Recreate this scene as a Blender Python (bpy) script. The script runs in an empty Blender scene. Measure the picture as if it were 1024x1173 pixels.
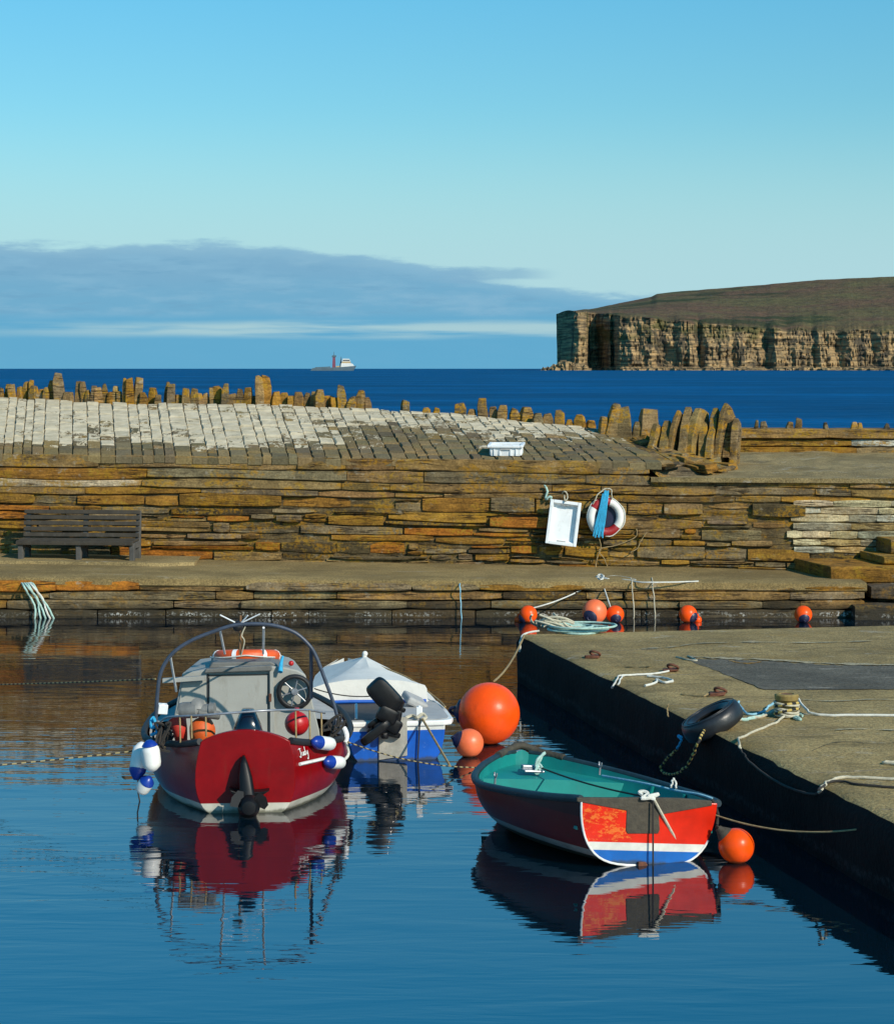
import bpy, bmesh, math, random
from mathutils import Vector, Matrix, noise, Euler
R = math.radians
scene = bpy.context.scene
COL = scene.collection
random.seed(7)

# ------------------------------------------------------------------ camera, sky, sun, exposure
F, CX, HY, H = 2600.0, 512.0, 422.0, 3.3          # focal length in photo pixels, principal column, horizon row, eye height
cd = bpy.data.cameras.new("camera"); cam = bpy.data.objects.new("camera", cd); COL.objects.link(cam)
cam.location = (0, 0, H); cam.rotation_euler = (R(90), 0, 0)
cd.sensor_fit = 'HORIZONTAL'; cd.sensor_width = 36; cd.lens = 36 * F / 1024
cd.shift_y = -(586.5 - HY) / 1024
cd.clip_start = 0.1; cd.clip_end = 60000
scene.camera = cam
SUN_AZ, SUN_EL = 42.0, 31.0                         # to the right of straight behind the camera
to_sun = Vector((math.sin(R(SUN_AZ)) * math.cos(R(SUN_EL)), -math.cos(R(SUN_AZ)) * math.cos(R(SUN_EL)), math.sin(R(SUN_EL))))
sl = bpy.data.lights.new("sun", 'SUN'); so = bpy.data.objects.new("sun", sl); COL.objects.link(so)
sl.energy = 4.8; sl.angle = R(0.5); sl.color = (1.0, 0.90, 0.75)
so.rotation_euler = (-to_sun).to_track_quat('-Z', 'Y').to_euler()
scene.view_settings.view_transform = 'Standard'; scene.view_settings.look = 'None'
scene.view_settings.exposure = 0.0; scene.view_settings.gamma = 1.0

class NT:
    """small node-tree writer"""
    def __init__(s, tree):
        s.t = tree; s.t.nodes.clear()
    def n(s, kind, **kw):
        nd = s.t.nodes.new(kind)
        for k, v in kw.items():
            if k.startswith('_'): setattr(nd, k[1:], v)
        return nd
    def link(s, a, b): s.t.links.new(a, b)
    def put(s, sock, v):
        if isinstance(v, bpy.types.NodeSocket): s.t.links.new(v, sock)
        elif v is not None:
            if sock.type == 'RGBA' and len(v) == 3: v = (*v, 1)
            sock.default_value = v
    def math(s, op, a, b=None, c=None, clamp=False):
        nd = s.t.nodes.new('ShaderNodeMath'); nd.operation = op; nd.use_clamp = clamp
        s.put(nd.inputs[0], a)
        if b is not None: s.put(nd.inputs[1], b)
        if c is not None: s.put(nd.inputs[2], c)
        return nd.outputs[0]
    def step(s, v, lo, hi, smooth=True):
        nd = s.t.nodes.new('ShaderNodeMapRange'); nd.interpolation_type = 'SMOOTHSTEP' if smooth else 'LINEAR'
        s.put(nd.inputs[0], v); s.put(nd.inputs[1], lo); s.put(nd.inputs[2], hi)
        return nd.outputs[0]
    def mix(s, f, a, b, mode='MIX'):
        nd = s.t.nodes.new('ShaderNodeMix'); nd.data_type = 'RGBA'; nd.blend_type = mode
        s.put(nd.inputs[0], f); s.put(nd.inputs[6], a); s.put(nd.inputs[7], b)
        return nd.outputs[2]
    def noise(s, vec, scale, detail=4, rough=.6, dist=0):
        nd = s.t.nodes.new('ShaderNodeTexNoise'); s.put(nd.inputs['Vector'], vec)
        nd.inputs['Scale'].default_value = scale; nd.inputs['Detail'].default_value = detail
        nd.inputs['Roughness'].default_value = rough; nd.inputs['Distortion'].default_value = dist
        return nd.outputs['Fac']
    def map(s, vec, scale=(1, 1, 1), loc=(0, 0, 0), rot=(0, 0, 0)):
        nd = s.t.nodes.new('ShaderNodeMapping'); s.put(nd.inputs[0], vec)
        nd.inputs['Scale'].default_value = scale; nd.inputs['Location'].default_value = loc; nd.inputs['Rotation'].default_value = rot
        return nd.outputs[0]
    def obj(s): return s.t.nodes.new('ShaderNodeTexCoord').outputs['Object']
    def xyz(s, v):
        nd = s.t.nodes.new('ShaderNodeSeparateXYZ'); s.put(nd.inputs[0], v); return nd.outputs
    def attr(s, name, out='Color'):
        nd = s.t.nodes.new('ShaderNodeAttribute'); nd.attribute_name = name; return nd.outputs[out]
    def bump(s, h, dist, strength=1.0, normal=None):
        nd = s.t.nodes.new('ShaderNodeBump'); s.put(nd.inputs['Height'], h)
        nd.inputs['Distance'].default_value = dist; nd.inputs['Strength'].default_value = strength
        if normal is not None: s.put(nd.inputs['Normal'], normal)
        return nd.outputs[0]

world = bpy.data.worlds.new("World"); scene.world = world; world.use_nodes = True
w = NT(world.node_tree)
sky = w.t.nodes.new('ShaderNodeTexSky'); sky.sky_type = 'NISHITA'; sky.sun_disc = False
sky.sun_elevation = R(SUN_EL); sky.sun_rotation = math.atan2(to_sun.x, to_sun.y)
sky.air_density = 1.0; sky.dust_density = 0.3; sky.ozone_density = 2.0
dirv = w.t.nodes.new('ShaderNodeTexCoord').outputs['Generated']
dx, dy, dz = w.xyz(dirv)
el = w.math('ARCSINE', dz)
az = w.math('ARCTAN2', dx, dy)
cv = w.t.nodes.new('ShaderNodeCombineXYZ'); w.link(az, cv.inputs[0]); w.link(el, cv.inputs[1])
sc = w.mix(1.0, sky.outputs[0], w.mix(w.step(el, 0.04, 0.40), (0.60, 1.0, 1.06), (0.14, 1.36, 1.66)), 'MULTIPLY')        # a slightly cyan northern sky
n1 = w.noise(w.map(cv.outputs[0], (9, 60, 1)), 1.0, 5, .55)
n2 = w.noise(w.map(cv.outputs[0], (26, 120, 1), (3, 1, 0)), 1.0, 6, .6)
n3 = w.noise(w.map(cv.outputs[0], (14, 240, 1), (7, 2, 0)), 1.0, 4, .5)
# pale veil low over the horizon
veil = w.math('SUBTRACT', 1.0, w.step(el, 0.030, 0.120))
sc = w.mix(w.math('MULTIPLY', veil, 0.85), sc, (4.35, 6.75, 7.6))
# long grey-blue bank of cloud to the left of the headland
top = w.math('ADD', 0.0535, w.math('MULTIPLY', w.math('SUBTRACT', n2, .5), 0.016))
top = w.math('SUBTRACT', top, w.math('MULTIPLY', w.step(az, -0.09, 0.10), 0.022))
bank = w.math('SUBTRACT', 1.0, w.step(w.math('SUBTRACT', el, top), -0.0015, 0.0022))
endaz = w.math('SUBTRACT', 0.088, w.math('MULTIPLY', w.step(w.math('ADD', el, w.math('MULTIPLY', w.math('SUBTRACT', n2, .5), 0.012)), 0.0325, 0.0385), 0.078))
bank = w.math('MULTIPLY', bank, w.math('SUBTRACT', 1.0, w.step(w.math('SUBTRACT', az, endaz), -0.012, 0.030)))
bankc = w.mix(w.step(w.math('ADD', el, w.math('MULTIPLY', w.math('SUBTRACT', n1, .5), 0.02)), 0.026, 0.050), (1.45, 3.95, 6.0), (1.85, 4.0, 5.9))
bankc = w.mix(w.step(n2, .42, .70), bankc, (2.15, 4.45, 6.3))
n4 = w.noise(w.map(cv.outputs[0], (40, 300, 1), (1, 5, 0)), 1.0, 6, .65)
bankc = w.mix(w.math('MULTIPLY', w.step(n4, .50, .72), .7), bankc, (1.42, 3.55, 5.5))
bankc = w.mix(w.math('MULTIPLY', w.step(w.math('ADD', w.math('SUBTRACT', el, top), w.math('MULTIPLY', n4, .006)), -.004, .003), .55), bankc, (2.9, 5.2, 6.7))
sc = w.mix(w.math('MULTIPLY', bank, .93), sc, bankc)
# blue gap under it everywhere and the bright streak between
low = w.math('SUBTRACT', 1.0, w.step(el, 0.020, 0.0255))
sc = w.mix(w.math('MULTIPLY', low, .9), sc, (1.20, 4.0, 6.2))
d1 = w.math('ABSOLUTE', w.math('SUBTRACT', el, w.math('ADD', 0.0172, w.math('MULTIPLY', w.math('SUBTRACT', n1, .5), 0.006))))
streak = w.math('SUBTRACT', 1.0, w.step(d1, 0.0012, 0.0052))
streak = w.math('MULTIPLY', streak, w.step(n3, .30, .60))
streak = w.math('MULTIPLY', streak, w.step(az, -0.26, -0.08))
sc = w.mix(w.math('MULTIPLY', streak, .92), sc, (4.1, 6.2, 6.7))
d2 = w.math('ABSOLUTE', w.math('SUBTRACT', el, w.math('ADD', 0.0415, w.math('MULTIPLY', w.math('SUBTRACT', n2, .5), 0.012))))
wisp = w.math('MULTIPLY', w.math('SUBTRACT', 1.0, w.step(d2, 0.001, 0.004)), w.math('SUBTRACT', 1.0, w.step(w.math('ABSOLUTE', w.math('SUBTRACT', az, 0.02)), 0.008, 0.032)))
sc = w.mix(w.math('MULTIPLY', wisp, .6), sc, (1.9, 4.0, 5.9))
bg = w.t.nodes.new('ShaderNodeBackground'); w.link(sc, bg.inputs[0]); bg.inputs[1].default_value = 0.10
wo = w.t.nodes.new('ShaderNodeOutputWorld'); w.link(bg.outputs[0], wo.inputs[0])

# ------------------------------------------------------------------ helpers
def P(px, py, D):            # photo pixel seen at distance D
    return Vector(((px - CX) * D / F, D, H - (py - HY) * D / F))
def G(px, py, z=0.0):        # photo pixel on a level at height z
    D = F * (H - z) / (py - HY)
    return Vector(((px - CX) * D / F, D, z))

WM = {}
class MB:
    def __init__(s, xf=None):
        s.v = []; s.f = []; s.c = []; s.u = []; s.xf = xf; s.cur = (1, 1, 1); s.cu = 0.0
    def vert(s, p, u=None):
        p = Vector(p)
        if s.xf is not None: p = s.xf @ p
        s.v.append(p); s.u.append(s.cu if u is None else u); return len(s.v) - 1
    def face(s, *idx):
        s.f.append(tuple(idx)); s.c.append(s.cur)
    def grid(s, rows, closed=False, flip=False):
        ids = [[s.vert(p) for p in r] for r in rows]
        n = len(ids[0])
        for a, b in zip(ids[:-1], ids[1:]):
            for j in range(n if closed else n - 1):
                k = (j + 1) % n
                s.face(*((a[j], a[k], b[k], b[j]) if flip else (a[j], b[j], b[k], a[k])))
        return ids
    def box(s, c, size, rot=None, jit=0.0):
        hx, hy, hz = [d / 2 for d in size]
        M = rot if rot is not None else Matrix.Identity(3)
        if isinstance(M, Euler): M = M.to_matrix()
        ids = []
        for z in (-hz, hz):
            for x, y in ((-hx, -hy), (hx, -hy), (hx, hy), (-hx, hy)):
                q = M @ Vector((x, y, z)) + Vector(c)
                if jit: q += Vector([random.uniform(-jit, jit) for _ in range(3)])
                ids.append(s.vert(q))
        a = ids
        for q in ((3, 2, 1, 0), (4, 5, 6, 7), (0, 1, 5, 4), (1, 2, 6, 5), (2, 3, 7, 6), (3, 0, 4, 7)):
            s.face(*[a[i] for i in q])
    def prism(s, poly, axis, d):          # polygon (list of 3-D points) pushed along axis*d
        ax = Vector(axis) * d
        a = [s.vert(p) for p in poly]; b = [s.vert(Vector(p) + ax) for p in poly]
        n = len(a)
        s.face(*a[::-1]); s.face(*b)
        for i in range(n): s.face(a[i], a[(i + 1) % n], b[(i + 1) % n], b[i])
    def tube(s, pts, r, n=8, closed=False, cap=True, rf=None):
        pts = [Vector(p) for p in pts]; m = len(pts)
        if m < 2: return
        T = []
        for i in range(m):
            a = pts[(i - 1) % m] if (closed or i > 0) else pts[i]
            b = pts[(i + 1) % m] if (closed or i < m - 1) else pts[i]
            t = b - a
            T.append(t.normalized() if t.length > 1e-9 else Vector((0, 0, 1)))
        nrm = T[0].orthogonal().normalized()
        rings = []; run = 0
        for i in range(m):
            nrm = (nrm - T[i] * nrm.dot(T[i]))
            nrm = nrm.normalized() if nrm.length > 1e-6 else T[i].orthogonal().normalized()
            bn = T[i].cross(nrm)
            if i: run += (pts[i] - pts[i - 1]).length
            rr = r * (rf(i / (m - 1)) if rf else 1)
            rings.append([s.vert(pts[i] + (nrm * math.cos(k * 2 * math.pi / n) + bn * math.sin(k * 2 * math.pi / n)) * rr, run) for k in range(n)])
        for i in range(m if closed else m - 1):
            a = rings[i]; b = rings[(i + 1) % m]
            for k in range(n): s.face(a[k], a[(k + 1) % n], b[(k + 1) % n], b[k])
        if cap and not closed:
            s.face(*rings[0][::-1]); s.face(*rings[-1])
    def lathe(s, prof, c, axis=(0, 0, 1), n=24):      # prof: (radius, height along axis)
        ax = Vector(axis).normalized(); e1 = ax.orthogonal().normalized(); e2 = ax.cross(e1); c = Vector(c)
        rings = []
        for r_, h_ in prof:
            if r_ < 1e-6: rings.append([s.vert(c + ax * h_)])
            else: rings.append([s.vert(c + ax * h_ + (e1 * math.cos(k * 2 * math.pi / n) + e2 * math.sin(k * 2 * math.pi / n)) * r_) for k in range(n)])
        for a, b in zip(rings[:-1], rings[1:]):
            for k in range(n):
                k2 = (k + 1) % n
                if len(a) == 1 and len(b) == 1: continue
                if len(a) == 1: s.face(a[0], b[k2], b[k])
                elif len(b) == 1: s.face(a[k], a[k2], b[0])
                else: s.face(a[k], a[k2], b[k2], b[k])
    def ball(s, c, r, axis=(0, 0, 1), n=24, m=14, squash=1.0):
        s.lathe([(r * math.sin(math.pi * i / m), -r * squash * math.cos(math.pi * i / m)) for i in range(m + 1)], c, axis, n)
    def torus(s, c, axis, R_, r_, n=36, m=12):
        ax = Vector(axis).normalized(); e1 = ax.orthogonal().normalized(); e2 = ax.cross(e1)
        s.tube([Vector(c) + (e1 * math.cos(2 * math.pi * i / n) + e2 * math.sin(2 * math.pi * i / n)) * R_ for i in range(n)], r_, m, True)
    def build(s, name, mat, parent=None, smooth=None, bevel=0.0, origin=None, props=None):
        if parent is not None: M = WM[parent]
        elif origin is not None: M = Matrix.Translation(Vector(origin))
        else:
            if s.v:
                xs = [p.x for p in s.v]; ys = [p.y for p in s.v]; zs = [p.z for p in s.v]
                M = Matrix.Translation(((min(xs) + max(xs)) / 2, (min(ys) + max(ys)) / 2, min(zs)))
            else: M = Matrix.Identity(4)
        Mi = M.inverted()
        me = bpy.data.meshes.new(name)
        me.from_pydata([Mi @ p for p in s.v], [], s.f)
        ca = me.attributes.new('col', 'FLOAT_COLOR', 'FACE')
        ca.data.foreach_set('color', [x for c in s.c for x in (*c, 1.0)])
        ua = me.attributes.new('run', 'FLOAT', 'POINT'); ua.data.foreach_set('value', s.u)
        bm = bmesh.new(); bm.from_mesh(me); bmesh.ops.recalc_face_normals(bm, faces=bm.faces); bm.to_mesh(me); bm.free()
        mats = mat if isinstance(mat, (list, tuple)) else [mat]
        for m_ in mats: me.materials.append(m_)
        if smooth is not None:
            me.polygons.foreach_set('use_smooth', [True] * len(me.polygons))
            me.set_sharp_from_angle(angle=R(smooth))
        o = bpy.data.objects.new(name, me); COL.objects.link(o)
        if parent is not None: o.parent = parent
        else: o.matrix_world = M
        WM[o] = M
        if bevel:
            b = o.modifiers.new('bevel', 'BEVEL'); b.width = bevel; b.segments = 2; b.limit_method = 'ANGLE'; b.angle_limit = R(40)
        if props: tag(o, **props)
        return o

def tag(o, label=None, category=None, group=None, kind=None):
    for k, v in (('label', label), ('category', category), ('group', group), ('kind', kind)):
        if v: o[k] = v
    return o
def thing(name, loc, rz=0.0, rx=0.0, ry=0.0, **props):
    o = bpy.data.objects.new(name, None); COL.objects.link(o); o.empty_display_size = .2
    M = Matrix.Translation(Vector(loc)) @ Euler((rx, ry, rz), 'XYZ').to_matrix().to_4x4()
    o.matrix_world = M; WM[o] = M
    return tag(o, **props)
def spline(pts, k=8, closed=False):
    pts = [Vector(p) for p in pts]; n = len(pts); out = []
    for i in range(n if closed else n - 1):
        g = (lambda j: pts[j % n]) if closed else (lambda j: pts[max(0, min(n - 1, j))])
        p0, p1, p2, p3 = g(i - 1), g(i), g(i + 1), g(i + 2)
        for q in range(k):
            t = q / k
            out.append(.5 * ((2 * p1) + (p2 - p0) * t + (2 * p0 - 5 * p1 + 4 * p2 - p3) * t * t + (3 * p1 - p0 - 3 * p2 + p3) * t ** 3))
    if not closed: out.append(pts[-1])
    return out
def hang(a, b, sag, n=16):
    a, b = Vector(a), Vector(b)
    return [a.lerp(b, i / n) - Vector((0, 0, sag * 4 * (i / n) * (1 - i / n))) for i in range(n + 1)]
def interp(x, xs, ys):
    if x <= xs[0]: return ys[0]
    for i in range(1, len(xs)):
        if x <= xs[i]:
            t = (x - xs[i - 1]) / (xs[i] - xs[i - 1]); return ys[i - 1] + (ys[i] - ys[i - 1]) * t
    return ys[-1]
def sinterp(x, xs, ys):     # smooth (monotone-ish) interpolation
    if x <= xs[0]: return ys[0]
    if x >= xs[-1]: return ys[-1]
    for i in range(1, len(xs)):
        if x <= xs[i]:
            t = (x - xs[i - 1]) / (xs[i] - xs[i - 1])
            def sl_(j):
                if j == 0: return (ys[1] - ys[0]) / (xs[1] - xs[0])
                if j == len(xs) - 1: return (ys[-1] - ys[-2]) / (xs[-1] - xs[-2])
                return (ys[j + 1] - ys[j - 1]) / (xs[j + 1] - xs[j - 1])
            hh = xs[i] - xs[i - 1]; m0 = sl_(i - 1) * hh; m1 = sl_(i) * hh
            t2, t3 = t * t, t ** 3
            return (2 * t3 - 3 * t2 + 1) * ys[i - 1] + (t3 - 2 * t2 + t) * m0 + (-2 * t3 + 3 * t2) * ys[i] + (t3 - t2) * m1
def nz(x, y=0.0, z=0.0): return noise.noise(Vector((x, y, z)))

# ------------------------------------------------------------------ materials
def principled(name):
    m = bpy.data.materials.new(name); m.use_nodes = True
    t = NT(m.node_tree)
    b = t.t.nodes.new('ShaderNodeBsdfPrincipled'); o = t.t.nodes.new('ShaderNodeOutputMaterial')
    t.link(b.outputs[0], o.inputs[0])
    return m, t, b
def paint(name, base, rough=.45, var=.18, scale=6.0, bump=.0015, bscale=40.0, metal=0.0, dirt=0.0, dirtc=(.12, .09, .05), coat=0.0, spec=.5, weed=0.0):
    m, t, b = principled(name); co = t.obj()
    f = t.noise(co, scale, 5, .6)
    k = t.mix(t.step(f, .25, .75), tuple(c * (1 - var) for c in base), tuple(min(1, c * (1 + var)) for c in base))
    if dirt:
        g = t.noise(t.map(co, (1, 1, .35), (4, 2, 9)), scale * 2.2, 7, .68)
        k = t.mix(t.math('MULTIPLY', t.step(g, .52, .70), dirt), k, dirtc)
    if weed:
        wz = t.math('ADD', t.xyz(co)[2], t.math('MULTIPLY', t.math('SUBTRACT', t.noise(co, 14, 5, .7), .5), weed * 1.6))
        k = t.mix(t.math('MULTIPLY', t.math('SUBTRACT', 1.0, t.step(wz, weed * .4, weed * 1.3)), .8), k, (.045, .040, .018))
    t.put(b.inputs['Base Color'], k); b.inputs['Metallic'].default_value = metal
    t.put(b.inputs['Roughness'], t.math('ADD', rough - .1, t.math('MULTIPLY', f, .2)))
    b.inputs['Coat Weight'].default_value = coat; b.inputs['Specular IOR Level'].default_value = spec
    if bump: t.put(b.inputs['Normal'], t.bump(t.noise(co, bscale, 4), bump))
    return m

def stone_mat(name, lichen=.5, wet=False, pale=0.0, dark=.65):
    """bedded flagstone: the tint of each stone comes from its face colour; bedding lines, grain and lichen over it"""
    m, t, b = principled(name); co = t.obj(); col = t.attr('col')
    x, y, z = t.xyz(co)
    bed = t.noise(t.map(co, (2.4, 2.4, 15)), 1.0, 6, .72, .5)
    grain = t.noise(co, 34, 5, .7)
    blot = t.noise(co, 3.2, 5, .65)
    k = t.mix(1.0, col, t.mix(t.step(bed, .28, .72), (.72, .70, .67), (1.22, 1.20, 1.15)), 'MULTIPLY')
    k = t.mix(1.0, k, t.mix(t.step(grain, .25, .75), (.62, .60, .57), (1.34, 1.33, 1.30)), 'MULTIPLY')
    k = t.mix(1.0, k, t.mix(t.step(blot, .3, .7), (.62, .61, .60), (1.30, 1.28, 1.22)), 'MULTIPLY')
    l1 = t.noise(t.map(co, (1, 1, 2.2), (5, 3, 1)), 2.3, 6, .66)
    l2 = t.noise(co, 22, 4, .65)
    lm = t.math('MULTIPLY', t.step(l1, .47, .58), t.step(l2, .40, .56))
    lc = t.mix(t.step(t.noise(co, 5, 2), .4, .6), (.36, .175, .008), (.33, .195, .020))
    k = t.mix(t.math('MULTIPLY', lm, lichen), k, lc)
    g1 = t.noise(t.map(co, (1, 1, 1.5), (1, 8, 3)), 4.5, 6, .7)
    k = t.mix(t.math('MULTIPLY', t.step(g1, .60, .68), .55 + pale), k, (.34, .30, .22))
    d1 = t.noise(t.map(co, (1, 1, 3), (9, 1, 4)), 2.6, 6, .7)
    k = t.mix(t.math('MULTIPLY', t.step(d1, .58, .70), dark), k, (.035, .028, .018))
    ck = t.noise(t.map(co, (.55, .55, 11), (2, 6, 1)), 1.0, 4, .6, .3)
    ckm = t.math('SUBTRACT', 1.0, t.step(t.math('ABSOLUTE', t.math('SUBTRACT', ck, .5)), .004, .016))
    ckm = t.math('MULTIPLY', ckm, t.step(t.noise(t.map(co, (1, 1, 1), (4, 4, 4)), 1.6, 3), .42, .58))
    k = t.mix(t.math('MULTIPLY', ckm, .85), k, (.016, .012, .008))
    rough = .88
    if wet:                                  # tide-line: dark weed below, a broken white band of barnacles at the water
        wz = t.math('ADD', z, t.math('MULTIPLY', t.math('SUBTRACT', t.noise(t.map(co, (2, 2, 2)), 1.5, 4), .5), .10))
        wm = t.math('SUBTRACT', 1.0, t.step(wz, .10, .24))
        k = t.mix(t.math('MULTIPLY', wm, .80), k, (.030, .026, .016))
        bz = t.math('MULTIPLY', t.step(wz, .01, .03), t.math('SUBTRACT', 1.0, t.step(wz, .055, .09)))
        bn = t.math('MULTIPLY', t.step(t.noise(co, 30, 4, .7), .50, .60), t.step(t.noise(t.map(co, (1, 1, .2)), 1.1, 3), .42, .60))
        k = t.mix(t.math('MULTIPLY', bz, bn), k, (.42, .42, .38))
    t.put(b.inputs['Base Color'], k); b.inputs['Roughness'].default_value = rough; b.inputs['Specular IOR Level'].default_value = .25
    hh = t.math('SUBTRACT', t.math('ADD', t.math('MULTIPLY', bed, 1.0), t.math('MULTIPLY', grain, .4)), t.math('MULTIPLY', ckm, .8))
    t.put(b.inputs['Normal'], t.bump(hh, .028, .9))
    return m
M_STONE = stone_mat('bedded_flagstone', .72)
M_QUAYSTONE = stone_mat('tidal_flagstone', .45, True)
M_COPING = stone_mat('lichened_slab', .95)
M_STEP = stone_mat('step_stone', .95)

def apron_mat():
    m, t, b = principled('limewashed_setts'); co = t.obj(); col = t.attr('col')
    pt = t.attr('run', 'Fac')
    fl = t.noise(t.map(co, (1.0, .8, 1)), 11, 8, .76)
    fl2 = t.noise(t.map(co, (1, 1, 1), (6, 2, 2)), 2.2, 4, .6)
    msk = t.step(t.math('ADD', t.math('ADD', pt, t.math('MULTIPLY', t.math('SUBTRACT', fl, .5), 2.3)), t.math('MULTIPLY', t.math('SUBTRACT', fl2, .5), .9)), .46, .54)
    grain = t.noise(co, 30, 5, .7)
    blot = t.noise(co, 2.6, 5, .6)
    k = t.mix(1.0, col, t.mix(t.step(grain, .25, .75), (.7, .69, .67), (1.25, 1.25, 1.25)), 'MULTIPLY')
    k = t.mix(t.math('MULTIPLY', t.step(blot, .56, .68), .55), k, (.22, .13, .025))
    wc = t.mix(t.step(t.noise(co, 6, 5), .3, .7), (.43, .365, .245), (.58, .50, .355))
    k = t.mix(msk, k, wc)
    t.put(b.inputs['Base Color'], k); b.inputs['Roughness'].default_value = .85; b.inputs['Specular IOR Level'].default_value = .25
    t.put(b.inputs['Normal'], t.bump(t.math('ADD', t.math('MULTIPLY', msk, .5), grain), .012, .8))
    return m
M_APRON = apron_mat()

def concrete_mat(name, base, streak=.5, lichen=.25, white=.25, yellow=.0):
    m, t, b = principled(name); co = t.obj()
    a = t.noise(co, 1.1, 6, .62); g = t.noise(co, 45, 4, .7); s_ = t.noise(t.map(co, (.8, 1.9, 1)), 2.0, 7, .70)
    k = t.mix(t.step(a, .3, .7), tuple(c * .72 for c in base), tuple(c * 1.22 for c in base))
    k = t.mix(1.0, k, t.mix(t.step(g, .32, .68), (.60, .60, .60), (1.36, 1.36, 1.36)), 'MULTIPLY')
    k = t.mix(t.math('MULTIPLY', t.step(t.noise(co, 120, 3, .7), .60, .66), .55), k, tuple(c * .35 for c in base))
    k = t.mix(t.math('MULTIPLY', t.step(s_, .5, .68), streak), k, tuple(c * .52 for c in base))
    l = t.math('MULTIPLY', t.step(t.noise(t.map(co, (.6, 1.6, 1), (3, 3, 3)), 1.6, 7, .7), .54, .66), t.step(g, .4, .6))
    k = t.mix(t.math('MULTIPLY', l, lichen), k, (.26, .16, .035))
    wv = t.step(t.noise(t.map(co, (.9, 2.4, 1), (8, 1, 3)), 1.8, 8, .76), .59, .66)
    k = t.mix(t.math('MULTIPLY', wv, white), k, (.42, .39, .32))
    t.put(b.inputs['Base Color'], k); b.inputs['Roughness'].default_value = .9; b.inputs['Specular IOR Level'].default_value = .2
    t.put(b.inputs['Normal'], t.bump(t.math('ADD', g, t.math('MULTIPLY', t.noise(co, 9, 5), 1.5)), .012, .8))
    return m
M_WALK = concrete_mat('walkway_concrete', (.245, .175, .072), .45, .35, .3)
M_QUAYTOP = concrete_mat('quay_concrete', (.300, .218, .092), .85, .45, .55)
M_QUAYIN = concrete_mat('quay_slab_concrete', (.285, .210, .090), .85, .55, .60)
M_ASPH = concrete_mat('old_asphalt', (.115, .104, .080), .5, .15, .5)
M_PLAT = concrete_mat('platform_concrete', (.26, .195, .090), .8, .55, .7)

def quayface_mat():
    m, t, b = principled('weedy_quay_face'); co = t.obj(); x, y, z = t.xyz(co)
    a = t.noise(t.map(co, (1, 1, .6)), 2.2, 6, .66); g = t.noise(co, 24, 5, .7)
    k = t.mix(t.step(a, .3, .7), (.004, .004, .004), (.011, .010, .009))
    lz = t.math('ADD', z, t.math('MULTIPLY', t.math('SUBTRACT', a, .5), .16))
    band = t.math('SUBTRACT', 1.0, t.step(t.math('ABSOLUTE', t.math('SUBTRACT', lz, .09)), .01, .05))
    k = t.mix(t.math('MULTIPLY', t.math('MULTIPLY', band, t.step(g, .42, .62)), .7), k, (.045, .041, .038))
    t.put(b.inputs['Base Color'], k); b.inputs['Roughness'].default_value = .8; b.inputs['Specular IOR Level'].default_value = .1
    t.put(b.inputs['Normal'], t.bump(t.math('ADD', t.math('MULTIPLY', a, 2), g), .02, .8))
    return m
M_QFACE = quayface_mat()

def water_mat(name, body, amp, sx, sy, ior, rough, big=.0, streaks=False, tint=(1, 1, 1)):
    m, t, b = principled(name); co = t.obj()
    n1_ = t.noise(t.map(co, (sx, sy, 1)), 1.0, 3, .5, .4)
    n2_ = t.noise(t.map(co, (sx * 2.7, sy * 2.6, 1), (5, 1, 0), (0, 0, R(6))), 1.0, 3, .5, .3)
    n3_ = t.noise(t.map(co, (sx * .25, sy * .2, 1), (2, 7, 0), (0, 0, R(-8))), 1.0, 2, .5)
    patch = t.step(t.noise(t.map(co, (.16, .34, 1), (1, 3, 0)), 1.0, 3, .5), .35, .70)
    hgt = t.math('ADD', t.math('MULTIPLY', n1_, 1.0), t.math('ADD', t.math('MULTIPLY', n2_, .20), t.math('MULTIPLY', n3_, big)))
    hgt = t.math('MULTIPLY', hgt, t.math('ADD', .45, t.math('MULTIPLY', patch, .75)))
    bc = body
    if streaks:
        st = t.noise(t.map(co, (.012, .020, 1)), 1.0, 8, .74)
        fk = t.noise(t.map(co, (.25, .9, 1)), 1.0, 6, .7)
        bc = t.mix(t.step(st, .4, .7), tuple(c * .68 for c in body), tuple(min(1, c * 1.42) for c in body))
        bc = t.mix(t.math('MULTIPLY', t.step(fk, .42, .66), .55), bc, tuple(c * .55 for c in body))
    t.put(b.inputs['Base Color'], bc); b.inputs['Roughness'].default_value = rough
    b.inputs['IOR'].default_value = ior
    b.inputs['Specular Tint'].default_value = (*tint, 1)
    t.put(b.inputs['Normal'], t.bump(hgt, amp, 1.0))
    return m
M_WATER = water_mat('harbour_water', (.0003, .007, .014), .0060, .95, 3.7, 3.7, .008, .9, tint=(1.0, .97, 1.0))
M_SEA = water_mat('open_sea', (.0, .078, .215), .35, .12, .55, 1.05, .5, 1.0, True)

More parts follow.
